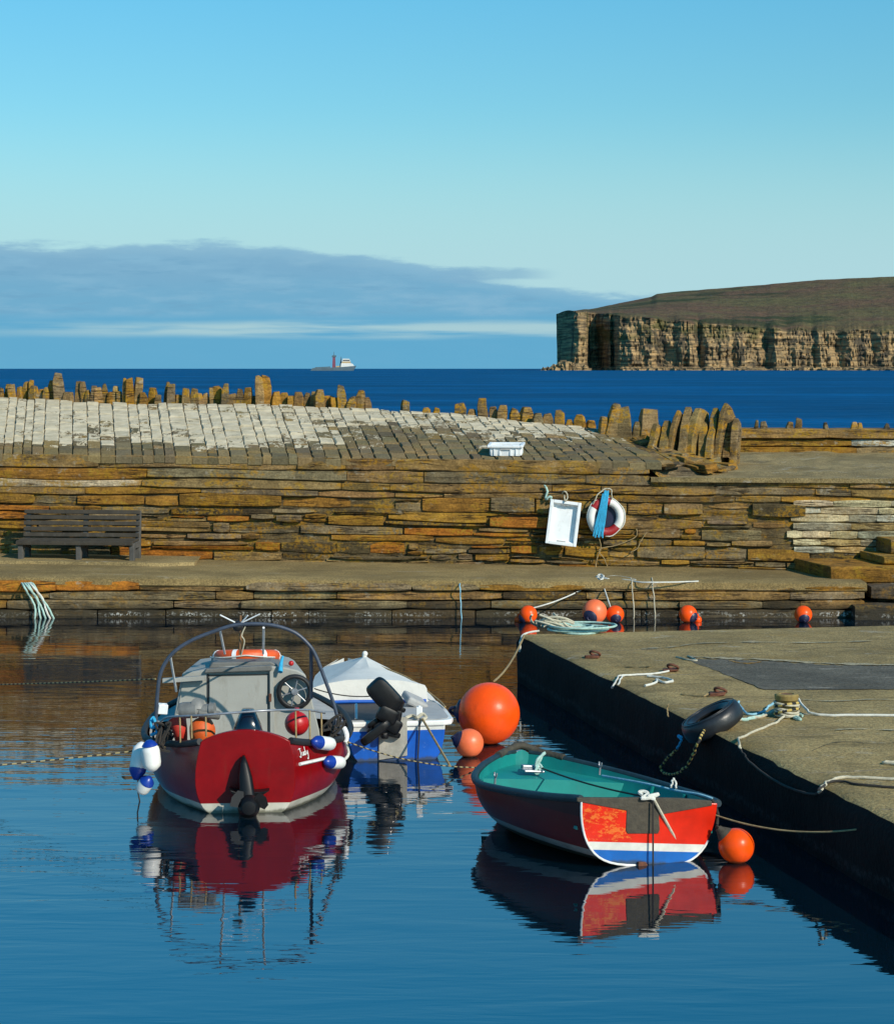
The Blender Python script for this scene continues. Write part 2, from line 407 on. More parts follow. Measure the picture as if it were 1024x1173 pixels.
M = {}
M['red'] = paint('red_gloss_paint', (.23, .004, .006), .22, .15, 4, .0006, 18, dirt=.12, dirtc=(.10, .01, .01), coat=.4)
M['black'] = paint('black_rubber', (.012, .012, .013), .6, .3, 10)
M['blackgloss'] = paint('black_motor_paint', (.004, .004, .0045), .45, .2, 10, .0004, coat=.08, spec=.25)
M['navy'] = paint('navy_cowl_paint', (.003, .004, .010), .2, .2, 8, .0003, coat=.5)
M['white'] = paint('white_gelcoat', (.74, .74, .70), .35, .08, 5, .0006, dirt=.3, dirtc=(.36, .33, .26))
M['whiteplastic'] = paint('white_fish_box_plastic', (.78, .80, .80), .4, .06, 5, .0008, dirt=.25, dirtc=(.45, .44, .40))
M['grey'] = paint('grey_cabin_paint', (.315, .315, .285), .6, .08, 3, .001, 60, dirt=.45, dirtc=(.19, .175, .14), spec=.25)
M['greydark'] = paint('grey_trim', (.13, .13, .12), .6, .15, 8)
M['metal'] = paint('galvanised_tube', (.30, .31, .33), .4, .15, 20, .0006, metal=.5)
M['archblue'] = paint('blue_grey_tube', (.045, .058, .085), .4, .2, 14, .0006)
M['orange'] = paint('orange_lifebuoy_shell', (.62, .085, .012), .45, .12, 8, dirt=.2, dirtc=(.40, .06, .02))
M['buoy'] = paint('orange_buoy_vinyl', (.86, .078, .004), .36, .10, 7, .0012, 30, dirt=.42, dirtc=(.50, .05, .008), spec=.25, weed=.022)
M['buoynew'] = paint('deep_orange_buoy_vinyl', (.88, .080, .003), .34, .08, 7, .0012, 30, dirt=.3, dirtc=(.5, .045, .006), spec=.25, weed=.022)
M['buoyfade'] = paint('faded_orange_buoy_vinyl', (.80, .155, .050), .42, .10, 9, .0012, 30, dirt=.3, dirtc=(.62, .13, .05), weed=.022)
M['buoycap'] = paint('navy_buoy_cap', (.014, .015, .045), .45, .2, 12, .001)
M['weedcap'] = paint('weedy_buoy_neck', (.05, .042, .028), .8, .3, 20, .006)
M['blue'] = paint('royal_blue_paint', (.004, .085, .42), .35, .12, 5, .001, 30, dirt=.12, dirtc=(.2, .3, .45))
M['fenderblue'] = paint('fender_blue', (.006, .035, .27), .35, .1, 10, .0005)
M['canvas'] = paint('white_canvas_cover', (.66, .65, .60), .8, .06, 4, .006, 9, dirt=.3, dirtc=(.42, .41, .37))
M['canvasgrey'] = paint('grey_canvas_patch', (.50, .50, .47), .8, .08, 4, .006, 9, dirt=.4, dirtc=(.36, .35, .31))
M['ply'] = paint('weathered_plywood_pad', (.30, .29, .25), .8, .25, 9, .003, 20, dirt=.6, dirtc=(.17, .16, .12))
M['deckgrey'] = paint('grey_deck_paint', (.36, .36, .35), .7, .12, 7, dirt=.35, dirtc=(.22, .21, .18))
M['teal'] = paint('teal_boat_paint', (.004, .205, .185), .5, .14, 3.5, .0012, 20, dirt=.38, dirtc=(.035, .17, .15))
M['tealrub'] = paint('dark_rubber_gunwale', (.010, .026, .034), .55, .3, 12, .004, 30)
M['bluebox'] = paint('blue_bow_deck', (.006, .06, .28), .4, .1, 5)
M['wood'] = paint('bare_brown_wood', (.20, .10, .04), .7, .3, 9, .002)
M['benchwood'] = paint('silvered_bench_timber', (.040, .032, .021), .8, .3, 7, .003, 30, dirt=.3, dirtc=(.11, .10, .09))
M['benchleg'] = paint('dark_concrete_bench_leg', (.075, .072, .066), .85, .25, 9, .003)
M['tyre'] = paint('tyre_rubber', (.016, .017, .019), .42, .25, 10, .002, 25)
M['rust'] = paint('rusted_iron', (.12, .042, .02), .8, .4, 20, .004, 40)
M['bollard'] = paint('yellowed_iron_bollard', (.26, .18, .05), .75, .25, 9, .003, 30, dirt=.5, dirtc=(.10, .06, .025))
M['ropepale'] = paint('pale_rope', (.46, .42, .31), .9, .2, 30, .003, 120)
M['ropewhite'] = paint('white_rope', (.58, .58, .52), .9, .15, 30, .003, 120)
M['ropeteal'] = paint('sea_green_rope', (.34, .50, .44), .9, .2, 30, .003, 120)
M['ropepaleblue'] = paint('pale_blue_rope', (.22, .44, .54), .9, .2, 30, .003, 120)
M['ropeblue'] = paint('bright_blue_rope', (.03, .33, .55), .9, .2, 30, .003, 120)
M['ropetan'] = paint('tan_rope', (.30, .215, .10), .9, .25, 30, .003, 120)
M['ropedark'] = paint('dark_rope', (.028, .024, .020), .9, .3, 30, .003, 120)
M['ringred'] = paint('red_lifebuoy_band', (.30, .010, .012), .5, .12, 8, dirt=.2, dirtc=(.5, .3, .28))
M['ringwhite'] = paint('white_lifebuoy_shell', (.74, .73, .68), .45, .08, 8, dirt=.25, dirtc=(.45, .43, .38))
M['redball'] = paint('red_fender_ball', (.42, .008, .008), .4, .1, 8)
M['jacket'] = paint('orange_oilskin', (.62, .10, .012), .6, .15, 10, .006, 14)
M['jacketred'] = paint('red_oilskin', (.48, .03, .015), .6, .15, 10, .006, 14)
M['pump'] = paint('grey_pump_casing', (.16, .16, .15), .5, .25, 10, .002)
M['glass'] = paint('dark_wheelhouse_glass', (.02, .03, .04), .1, .1, 5, 0)
M['shiphull'] = paint('grey_blue_ship_hull', (.085, .125, .145), .5, .15, .2, 0)
M['shipwhite'] = paint('ship_white', (.72, .72, .66), .5, .05, .2, 0)
M['shipred'] = paint('ship_mast_red', (.20, .06, .09), .5, .1, .3, 0)
M['shipbuff'] = paint('ship_buff', (.46, .33, .16), .5, .1, .3, 0)

def striped(name, a, bcol, period):
    m, t, b = principled(name); r_ = t.attr('run', 'Fac')
    f = t.math('FRACT', t.math('DIVIDE', r_, period))
    k = t.mix(t.math('GREATER_THAN', f, .5), a, bcol)
    t.put(b.inputs['Base Color'], k); b.inputs['Roughness'].default_value = .85
    return m
M['ropestripe'] = striped('yellow_black_rope', (.50, .36, .10), (.015, .014, .012), .075)
M['ropestripe2'] = striped('cream_black_rope', (.30, .24, .11), (.02, .018, .015), .07)

# ------------------------------------------------------------------ water and sea
def sheet(name, pts, mat, kind='structure', nx=1, ny=1):
    b = MB(); ids = [b.vert(p) for p in pts]; b.face(*ids)
    return b.build(name, mat, props=dict(kind=kind), origin=(0, 0, pts[0][2]))
sheet('harbour_water', [(-70, -40, 0), (70, -40, 0), (70, 38.5, 0), (-70, 38.5, 0)], M_WATER)
sheet('sea', [(-26000, 38.5, -.02), (26000, 38.5, -.02), (26000, 50000, -.02), (-26000, 50000, -.02)], M_SEA)

# ------------------------------------------------------------------ the breakwater
def Yw(x): return 32.35 - .1 * x                        # foot of the wall
def zwalk(x): return .505 - .0075 * x                   # level of the walkway
def ztop(x): return 2.06 - .008 * (x + 6.5)
XSTEP, ZPLAT = 2.86, 1.745
XL, XR = -13.0, 13.0
breakwater = thing('breakwater', (0, 32.4, .0), label='long dry stone breakwater with limewashed sloping apron above a weathered brown face', category='breakwater')

OLIVE, TAN, GREYB, OCHRE, ORANGE, DARK, PALE = (.212, .136, .052), (.255, .172, .074), (.180, .140, .082), (.265, .140, .024), (.30, .115, .014), (.080, .058, .030), (.46, .40, .26)
def tint(c, s=.16):
    k = 1 + random.uniform(-s, s); return tuple(max(.01, v * k * (1 + random.uniform(-.05, .05))) for v in c)
def stone(b, x0, x1, zlo, zhi, v0, depth, yfun, rough=.012, seg=.28):
    """one long block: profile swept along x, front face at v0, edges worn and uneven"""
    L = x1 - x0; n = max(2, int(L / seg) + 1); h = zhi(x0) - zlo(x0)
    if h < .02 or L < .03: return
    ch = min(.013, h * .16); sd = random.uniform(0, 100)
    rows = []
    tlt = random.uniform(-.012, .012)
    for i in range(n + 1):
        x = x0 + L * i / n
        if i in (0, n): ins, hs = ch * .9, .012
        else: ins, hs = 0, 0
        a, c = zlo(x) + hs, zhi(x) - hs; mid = (a + c) / 2
        w1 = nz(x * 2.1, sd) * rough * 1.3; w2 = nz(x * 2.3, sd + 20) * rough; w3 = nz(x * 2.7, sd + 40) * rough * .8
        pr = [(v0 + depth, a), (v0 + ch * 1.1 + ins, a + abs(w3) * .6), (v0 + ins + w1 + tlt, a + ch), (v0 + ins + w2, mid + nz(x * 3, sd) * h * .12), (v0 + ins + w1 - tlt, c - ch), (v0 + ch * 1.1 + ins, c - abs(w2) * .5), (v0 + depth, c)]
        rows.append([Vector((x, yfun(x) + v, z)) for v, z in pr])
    ids = b.grid(rows, closed=True)
    b.face(*ids[0]); b.face(*ids[-1][::-1])

def top_at(x): return ztop(x) if x < XSTEP else ZPLAT - .03
fb = MB()
# courses measured down from the top of the wall
heights = [.19, .16, .12, .10, .175, .085, .13, .15, .10, .16, .125, .14, .16]
acc = 0.0
for ci, hgt in enumerate(heights):
    a0 = acc; acc += hgt; a1 = acc
    ph = random.uniform(0, 50)
    def zc(x, a, ph=ph):
        return ztop(x) - a + nz(x * .45, a * 9.0) * .055 * min(1, a * 3)
    x = XL + random.uniform(-1, 0)
    lower = a0 > .55
    while x < XR:
        right = x > 2.4
        if ci < 3: L = random.choice((.7, 1.1, 1.6, 2.3, 2.9)) if not right else random.uniform(.35, 1.4)
        elif not lower: L = random.choice((.4, .7, 1.1, 1.7)) if not right else random.uniform(.3, 1.3)
        else: L = random.choice((.26, .38, .5, .62, .8, 1.0, 1.5)) if not right else random.uniform(.25, 1.0)
        x2 = min(x + L, XR)
        if x < XSTEP - .05 < x2 and a0 < .34: x2 = XSTEP
        xm = (x + x2) / 2
        gap = random.uniform(.003, .012) + (random.uniform(0, .012) if lower else 0); gx = random.uniform(.005, .016) + (random.uniform(0, .03) if lower else 0); jt = random.uniform(-.018, .018) if lower else 0
        zt = zc(xm, a0)
        ok = zt > zwalk(xm) - .02 and not (x >= XSTEP - .01 and zt > ZPLAT + .03)
        if xm > 4.85 and .70 < (zc(xm, a0) + zc(xm, a1)) / 2 < 1.43: ok = False
        if ok:
            u = random.random()
            if not lower: c = random.choice((OLIVE, OLIVE, TAN, OLIVE, GREYB)) if u > .12 else OCHRE
            else:
                c = random.choice((OCHRE, OCHRE, ORANGE, OLIVE, TAN, GREYB, OCHRE)) if u > .10 else DARK
                if right: c = random.choice((GREYB, OLIVE, GREYB, OCHRE, TAN, DARK, OLIVE))
            if ci == 2 and x < -3.6: c = random.choice((TAN, PALE))
            fb.cur = tint(c)
            v0 = random.uniform(-.018, .02) if not lower else random.uniform(-.035, .035)
            if lower and random.random() < .055: v0 += .10; fb.cur = tint(DARK)
            lo = lambda q, a1=a1, g=gap, j=jt: max(zc(q, a1) + g + j * .6, zwalk(q) - .04)
            hi = lambda q, a0=a0, x=x, j=jt: min(zc(q, a0) + j, (ZPLAT - .004 if x >= XSTEP - .01 else 9))
            hh = a1 - a0
            if hh > .10 and lower and random.random() < .34:       # bed split into two thin flags
                sp = random.uniform(.38, .62)
                md = lambda q, a=a0 + hh * sp: max(zc(q, a), zwalk(q) - .04)
                stone(fb, x + gx, x2, lo, lambda q: md(q) - .004, v0 + random.uniform(-.03, .03), .16, Yw)
                fb.cur = tint(random.choice((OCHRE, OLIVE, GREYB, ORANGE, TAN)))
                stone(fb, x + gx + random.uniform(0, .08), x2 - random.uniform(0, .08), lambda q: md(q) + .004, hi, v0 + random.uniform(-.03, .03), .16, Yw)
            else:
                stone(fb, x + gx, x2, lo, hi, v0, .16, Yw)
        x = x2
fb.build('stone_face', M_STONE, breakwater, smooth=24)
fb = MB()
# pale ashlar mending at the right
z = .70; row = 0
while z < 1.42:
    x = 4.86 + (0.0 if row % 2 else random.uniform(-.12, .05)); hz_ = random.uniform(.098, .118)
    while x < XR:
        L = random.choice((.22, .38, .55, .8)); fb.cur = tint(random.choice((PALE, PALE, (.36, .32, .22), (.30, .28, .22), (.40, .40, .36), (.36, .26, .12))), .12)
        stone(fb, x + .004, x + L, lambda q, z=z: z + .004, lambda q, z=z, h=hz_: z + h, random.uniform(-.008, .008), .16, Yw, .005)
        x += L
    z += hz_; row += 1
fb.build('pale_blocks', stone_mat('pale_block_stone', .25, dark=.15), breakwater, smooth=24)
# the dark heart behind the joints
bb = MB(); bb.cur = (.115, .085, .042)
rows = []
for i in range(27):
    x = XL + i
    rows.append([(x, Yw(x) + .05, -.6), (x, Yw(x) + .05, (ztop(x) - .05) if x < XSTEP else ZPLAT - .05), (x, Yw(x) + 1.5, (ztop(x) + .0) if x < XSTEP else ZPLAT - .05)])
bb.grid(rows); bb.build('wall_core', M_STONE, breakwater)

# apron of setts laid on edge, running up to the crest
CRV = 3.0
CPX = [(-11, 2.86), (-6.9, 2.84), (-5.0, 2.755), (-2.9, 2.745), (-1.25, 2.675), (.1, 2.60), (1.2, 2.49), (2.3, 2.38), (3.1, 2.27), (4.2, 2.1)]
def zcrest(x): return interp(x, [p[0] for p in CPX], [p[1] for p in CPX])
def apz(x, v): return ztop(x) + (zcrest(x) - ztop(x)) * (v / CRV) ** .92
ab = MB(); und = MB(); und.cur = DARK
x = XL
col_i = 0
while x < 3.35:
    wd = random.uniform(.13, .25); v = 0.0
    while v < CRV - .02:
        ln = random.uniform(.12, .34); v2 = min(v + ln, CRV)
        if CRV - v2 < .11: v2 = CRV
        g = random.uniform(.002, .007)
        def pt(xx, vv):
            xs = xx - .5 * vv / CRV
            return Vector((xs, Yw(xs) + vv, apz(xs, vv)))
        mx = x + wd / 2; xs = mx - .5 * ((v + v2) / 2) / CRV
        if xs < 3.0 - .15 * v + random.uniform(-.1, .1):
            vm = (v + v2) / 2 / CRV
            bare = interp(vm, [0, .10, .24, 1], [-.40, .24, .97, 1.08])
            if xs > -2.2: bare -= interp(vm, [0, .30, .50, .8, 1], [.55, .80, .62, .20, .0]) * min(1, (xs + 2.2) / 1.5)
            if xs > 2.2: bare -= .15
            bare += random.uniform(-.48, .20) + nz(xs * .5, v * .8, 3) * .40
            ab.cu = bare
            ab.cur = tint(random.choice(((.150, .118, .062), (.125, .098, .052), (.17, .13, .065), (.20, .14, .06))))
            hj = random.uniform(-.013, .014); cg = random.uniform(.012, .040)
            tp_ = [pt(x + g + .01, v + g + cg), pt(x + wd - g - .01, v + g + cg), pt(x + wd - g - .01, v2 - g - cg), pt(x + g + .01, v2 - g - cg)]
            tp_ = [p + Vector((random.uniform(-.012, .012), random.uniform(-.02, .02), hj + random.uniform(-.008, .008))) for p in tp_]
            bt_ = [pt(x + g, v + g), pt(x + wd - g, v + g), pt(x + wd - g, v2 - g), pt(x + g, v2 - g)]
            bt_ = [p + Vector((0, 0, -.02 + hj)) for p in bt_]; b2_ = [p + Vector((0, 0, -.09)) for p in bt_]
            A = [ab.vert(p) for p in tp_]; B_ = [ab.vert(p) for p in bt_]; C_ = [ab.vert(p) for p in b2_]
            ab.face(*A)
            for i in range(4):
                j = (i + 1) % 4
                ab.face(A[i], B_[i], B_[j], A[j]); ab.face(B_[i], C_[i], C_[j], B_[j])
        v = v2
    x += wd
ab.build('apron', M_APRON, breakwater)
rows = []
for i in range(40):
    x = XL + i * (3.3 - XL) / 39
    rows.append([(x, Yw(x) + v, apz(x, v) - .045) for v in (.05, 1, 2, CRV)] + [(x, Yw(x) + CRV + .55, apz(x, CRV) - .12), (x, Yw(x) + CRV + 3.2, -.4)])
und.grid(rows); und.build('apron_bed', M_STONE, breakwater)

# coping of upright slabs along the crest, each a part
def slab(cx, v, base, wdt, thk, hgt, lean=0.0, yaw=0.0, name='coping_stone', c=None, dep=None, mat=None):
    tpw = random.uniform(.45, .85)
    b = MB(); b.cur = tint(c or random.choice((OLIVE, TAN, OCHRE, (.19, .13, .06), GREYB)), .2)
    sd = random.uniform(0, 99); n = 5
    org = Vector((cx, Yw(cx) + v, base)); rot = Euler((random.uniform(-.06, .06), lean, yaw)).to_matrix()
    rows = []
    for i in range(n + 1):
        t_ = i / n; zz = -.30 + (hgt + .30) * t_
        sh = interp(t_, [0, .7, .9, 1], [1, .97, .88, tpw])
        xl = -wdt / 2 * sh + nz(sd, t_ * 3) * wdt * .16; xr = wdt / 2 * sh + nz(sd + 9, t_ * 3) * wdt * .16
        sk = nz(sd + 5, 0) * .5 * wdt * (t_ if t_ > .6 else 0); zz += (0 if t_ < .6 else nz(sd + 7, t_) * .03)
        th = thk / 2 * (1 if t_ < .9 else .7)
        rows.append([org + rot @ Vector(p) for p in ((xl, -th, zz + sk * .6), (0, -th * 1.06, zz + abs(sk) * .4), (xr, -th, zz - sk * .6), (xr, th, zz - sk * .6), (0, th, zz + abs(sk) * .4), (xl, th, zz + sk * .6))])
    ids = b.grid(rows, closed=True); b.face(*ids[-1])
    return b.build(name, mat or M_COPING, breakwater, smooth=50, bevel=.012)
tall = {71: .44, 145: .42, 160: .43, 302: .46, 392: .38}
px = -70.0; sc_ = 0
crest_list = []
while px < 424:
    wpx = random.uniform(5.5, 11.5)
    hgt = random.uniform(.17, .37)
    for k_, hv in tall.items():
        if abs(px - k_) < 5: hgt = hv; break
    else:
        if random.random() < .12: hgt = .16
        if 205 < px < 240 or 262 < px < 296: hgt = min(hgt, random.uniform(.2, .34))
    crest_list.append((px, wpx, hgt)); px += wpx * random.uniform(.80, 1.0)
crest_list += [(464, 9, .19), (489, 9, .08), (500, 8, .10), (527, 12, .20), (541, 8, .13), (553, 11, .32), (566, 10, .20), (575, 10, .24), (590, 12, .20), (603, 14, .24), (616, 11, .17), (628, 12, .17), (641, 12, .22), (652, 9, .13), (664, 12, .20), (676, 10, .14)]
for px, wpx, hgt in crest_list:
    D = 35.9; xx = (px - CX) * D / F; D = Yw(xx) + CRV + .10; xx = (px - CX) * D / F
    slab(xx, CRV + .10 + random.uniform(-.10, .12), zcrest(xx) - .03, wpx * D / F * 1.12, random.uniform(.08, .14), hgt, random.uniform(-.10, .10), random.uniform(-.5, .5))
# the broken end of the apron: big slabs standing and leaning
for px, py, wpx, hgt, ln, yw in ((701, 497, 17, .45, .12, .2), (715, 498, 17, .42, -.05, -.1), (742, 497, 22, .38, .10, .3), (729, 498, 12, .22, .2, 0), (690, 492, 8, .2, .1, .2)):
    D = 34.6; xx = (px - CX) * D / F
    slab(xx, D - Yw(xx), H - (py - HY) * D / F, wpx * D / F, .16, hgt, ln, yw, 'upright_slab', c=(.20, .145, .07))
for px, py, hgt, ln, yw, wd in ((752, 503, .26, .34, 1.0, .30), (763, 507, .38, .40, 1.25, .30), (773, 508, .52, .30, 1.1, .40), (786, 510, .62, .40, 1.25, .50), (797, 514, .74, .26, 1.05, .55), (806, 512, .44, .34, 1.35, .40), (818, 515, .72, .36, 1.2, .60), (829, 516, .76, .22, 1.1, .62), (842, 514, .52, .06, 1.35, .55), (836, 508, .50, .3, 1.2, .30)):
    D = 33.9; xx = (px - CX) * D / F
    hgt *= .84; ln += .10 + random.uniform(-.05, .08)
    slab(xx, D - Yw(xx), H - (py - HY) * D / F, wd, random.uniform(.075, .15), hgt, ln, yw, 'leaning_slab', c=random.choice(((.20, .15, .075), (.18, .13, .06), (.22, .15, .06))))
# rough slope of fallen flags between apron and platform
def slope_z(x, v): return interp(x, [2.9, 4.2], [apz(2.9, min(v, 3)) - .06, ZPLAT - .03 + v * .05])
for i in range(26):
    xx, v = random.uniform(2.85, 4.0), random.uniform(.35, 2.7)
    rb = MB(); rb.cur = tint(random.choice((OLIVE, TAN, OCHRE, GREYB)))
    rb.box((xx, Yw(xx) + v, slope_z(xx, v) + .03), (random.uniform(.16, .36), random.uniform(.4, .9), .09), Euler((random.uniform(.0, .15), random.uniform(-.25, .25), random.uniform(.1, .6))), .035)
    rb.build('fallen_flag', M_COPING, breakwater, bevel=.012)
db = MB(); db.cur = (.15, .12, .075)
rows = []
for i in range(9):
    x = 2.72 + i * .18
    rows.append([(x, Yw(x) + .10, interp(x, [2.8, 3.1], [ztop(2.6) - .06, ZPLAT - .06]))] + [(x, Yw(x) + v, interp(x, [2.9, 4.2], [apz(2.9, min(v, 3)) - .06, ZPLAT - .03 + v * .05]) + nz(x * 3, v * 3) * .05) for v in (.4, .9, 1.4, 1.9, 2.4, 2.9, 3.4, 4.2)])
db.grid(rows); db.build('rubble_slope', M_COPING, breakwater, smooth=60)

# platform and low parapet at the right
pf = MB(); rows = []
for i in range(120):
    x = XSTEP + .02 + i * (XR - XSTEP) / 119
    rows.append([(x, Yw(x) - .02 + nz(x * 3.1, 1) * .03, ZPLAT - .05), (x, Yw(x) - .03 + nz(x * 3.1, 4) * .03, ZPLAT + .015 + nz(x * 2, 3) * .012), (x, Yw(x) + .35, ZPLAT + .03 + nz(x * 1.5, 6) * .015)] + [(x, Yw(x) + v, ZPLAT + .03 + .05 * v + nz(x * 1.2, v * 1.3) * .03 + nz(x * 4.1, v * 3.3, 7) * .035) for v in (.6, .9, 1.2, 1.5, 1.8, 2.1, 2.4, 2.7, 3.0, 3.3, 3.6, 3.9, 4.3)])
pf.grid(rows); pf.build('platform', M_PLAT, breakwater, smooth=60)
pp = MB()
for ci, (z0, z1) in enumerate(((1.93, 2.06), (2.065, 2.185), (2.19, 2.345))):
    x = 4.15 + ci * .1
    while x < XR:
        L = random.uniform(.7, 2.4)
        pp.cur = tint(((.26, .19, .09), (.42, .41, .38), (.24, .16, .06))[ci] if x > 4.3 else OCHRE, .12)
        stone(pp, x + .006, min(x + L, XR), lambda q, z=z0: z, lambda q, z=z1: z, 4.1 + (.0, .03, -.02)[ci], .75, Yw, .02)
        x += L
pp.build('parapet', M_COPING, breakwater, smooth=40)
sb = MB(); sb.cur = DARK
sb.grid([[(x, Yw(x) + 4.7, 2.32), (x, Yw(x) + 4.9, 2.2), (x, Yw(x) + 8, -.4)] for x in (3.2, 6, 9, XR)]); sb.build('seaward_face', M_STONE, breakwater)
for px in (866, 875, 904, 914, 945, 976, 982, 1013):
    D = 36.2; xx = (px - CX) * D / F
    slab(xx, 4.35, 2.33, random.uniform(.07, .13), .09, random.uniform(.07, .17), random.uniform(-.15, .15), random.uniform(-.5, .5))
# steps up to the platform at the right
for (xf, xb, z0, z1, v0, c) in ((5.16, 4.87, .42, .635, -1.30, OCHRE), (5.92, 5.78, .64, .745, -1.0, (.26, .15, .03)), (6.1, 6.0, .75, .95, -.55, OLIVE)):
    s_ = MB(); s_.cur = tint(c, .1); n = 16; rows = []
    for i in range(n + 1):
        t_ = i / n; x0 = xf + (XR - xf) * t_; x1 = xb + (XR - xb) * t_; jj = nz(x0 * 2.2, z0 * 9) * .02
        rows.append([(x0, Yw(x0) + v0 + .02, z0), (x0, Yw(x0) + v0 + jj, z0 + .02), (x0, Yw(x0) + v0 + jj, z1 - .025), (x0, Yw(x0) + v0 + .03, z1 + nz(x0 * 3, 2) * .01), (x1, Yw(x1) + .02, z1), (x1, Yw(x1) + .02, z0)])
    ids = s_.grid(rows, closed=True); s_.face(*ids[0]); s_.face(*ids[-1])
    s_.build('stone_step', M_STEP, breakwater, smooth=40, bevel=.012)

# ------------------------------------------------------------------ walkway at the foot of the wall
def Yf(x): return 30.0
walk = MB(); rows = []
for i in range(60):
    x = XL + i * (5.55 - XL) / 59
    e = nz(x * 2.3, 5) * .03
    rows.append([(x, Yf(x) + .06 + e, zwalk(x) - .13), (x, Yf(x) + e, zwalk(x) - .10), (x, Yf(x) + e, zwalk(x) - .02 + nz(x * 4, 9) * .008), (x, Yf(x) + .05 + e, zwalk(x) + nz(x * 2, 2) * .006)] + [(x, Yf(x) + v, zwalk(x) + nz(x * 1.2, v * 1.6) * .012) for v in (.5, 1, 1.5, 2)] + [(x, Yw(x) + .06, zwalk(x) + .01)])
ids = walk.grid(rows); walk.face(*[ids[-1][k] for k in range(len(ids[-1]))])
walkway = walk.build('walkway', M_WALK, smooth=50, origin=(0, 30, 0), props=dict(kind='structure'))
k_ = MB(); rows = []
for i in range(24):
    x = XL + i * (-3.55 - XL) / 23
    v = Yw(x) - 1.05 + (0.25 if i == 23 else 0) + nz(x * 2, 8) * .05
    rows.append([(x, v, zwalk(x) - .02), (x, v + .02, zwalk(x) + .045), (x, Yw(x) + .05, zwalk(x) + .06)])
ids = k_.grid(rows); k_.face(*ids[-1])
k_.build('raised_slab', concrete_mat('pale_raised_slab', (.27, .20, .09), .4, .2, .5), walkway, smooth=40)
wf = MB()
for (za, zb) in ((.355, .52), (.235, .35), (.115, .23), (-.03, .11), (-.25, -.035)):
    x = XL + random.uniform(-1, 0)
    while x < 5.5:
        L = random.choice((.5, .9, 1.4, 2.2, 1.1)); x2 = min(x + L, 5.52)
        capc = za > .33
        wf.cur = tint(random.choice((TAN, GREYB, TAN, OCHRE) if capc else (OCHRE, OLIVE, GREYB, DARK, OLIVE, GREYB)))
        if capc and x < -4.6: wf.cur = tint(ORANGE)
        lo = (lambda q, z=za: z + nz(q * .8, z * 20) * .012)
        hi = (lambda q, z=zb, c=capc: (zwalk(q) - .05 if c else z - .004 + nz(q * .8, z * 20) * .012))
        if capc and random.random() < .35: pass
        stone(wf, x + random.uniform(.006, .02), x2, lo, hi, random.uniform(-.03, .03) + (0 if capc else .02), .25, Yf, .016, .2)
        x = x2
wf.cur = DARK
wf.box(((XL + 5.4) / 2, 30.3, -.2), (5.4 - XL, .3, .9))
wf.build('quay_stones', M_QUAYSTONE, walkway, smooth=40)
lowsteps = MB()
for (x0, x1, ya, z0, z1, c) in ((5.62, 9, 30.05, .24, .42, (.07, .055, .04)), (5.35, 9, 29.75, -.3, .19, (.05, .042, .034)), (5.75, 9, 30.3, .1, .30, (.10, .08, .05))):
    lowsteps.cur = c
    stone(lowsteps, x0, x1, lambda q, z=z0: z, lambda q, z=z1: z, 0, .9, lambda q, y=ya: y, .03, .3)
lowsteps.build('landing_block', M_QUAYSTONE, walkway, smooth=40)

# ------------------------------------------------------------------ quay in front at the right
ZQ = .495
VX = -12.0
def edge(D):                                     # the quay's edge: a straight line in plan
    t_ = (D - 14.0) / (23.9 - 14.0); return Vector((2.752 + (.736 - 2.752) * t_, D, ZQ))
edir = (edge(24) - edge(14)).normalized(); inw = Vector((edir.y, -edir.x, 0))
if inw.x < 0: inw = -inw
qb = MB(); rows = []
N = 110
for i in range(N + 1):
    D = 4.0 + (23.9 - 4.0) * i / N
    e = edge(D); j = nz(D * 2.2, 1) * .010 + nz(D * 7, 4) * .010 + (.03 if nz(D * 5.3, 17) > .38 else 0)
    rows.append([e + inw * (.035 + j) + Vector((0, 0, -.02 + nz(D * 3, 2) * .01)), e + inw * (.07 + j)] + [e + inw * v + Vector((0, 0, nz(D * 1.1, v * 1.3) * .006)) for v in (.3, .6, .9, 1.17)])
qb.grid(rows)
quay = qb.build('quay', M_QUAYTOP, smooth=60, origin=(2, 15, 0), props=dict(kind='structure'))
q2 = MB()
A = edge(23.9) + inw * 1.17; B_ = edge(4) + inw * 1.17
q2.grid([[A.lerp(B_, i / 40) + inw * 0 , A.lerp(B_, i / 40) + inw * 3, Vector((11, 0, ZQ)) + Vector((0, (24.3 + (4 - 24.3) * i / 40), 0))] for i in range(41)])
q2.build('inner_slab', M_QUAYIN, quay)
asp = []
cor = [(784, 754.5), (880, 757.5), (950, 762), (1024, 763), (1150, 765), (1150, 790), (1024, 789.5), (940, 790), (876, 790)]
for k in range(len(cor)):
    p, q = cor[k], cor[(k + 1) % len(cor)]; n = 14
    for i in range(n): 
        t_ = i / n; pr = 1.0 if 3 < k < 8 or k < 4 else .6
        asp.append(G(p[0] + (q[0] - p[0]) * t_ + nz(k * 7 + t_ * 9, 3) * 5 * pr, p[1] + (q[1] - p[1]) * t_ + nz(k * 5 + t_ * 8, 8) * 1.3, ZQ + .005))
q3 = MB(); q3.face(*[q3.vert(p) for p in asp]); q3.build('asphalt_patch', M_ASPH, quay)
def seam(pts, w0, name, mat, seed):
    b = MB(); p_ = spline([G(x_, y_, ZQ + .009) for x_, y_ in pts], 10); rows = []
    for i, p in enumerate(p_):
        w_ = w0 * max(.08, .5 + nz(i * .35, seed) * 1.3); o_ = nz(i * .5, seed + 5) * w0 * .5
        rows.append([p + Vector((0, o_ - w_, 0)), p + Vector((0, o_ + w_, 0))])
    b.grid(rows); return b.build(name, mat, quay)
M_SEAM = concrete_mat('pale_mortar_seam', (.36, .31, .20), .7, .3, .6)
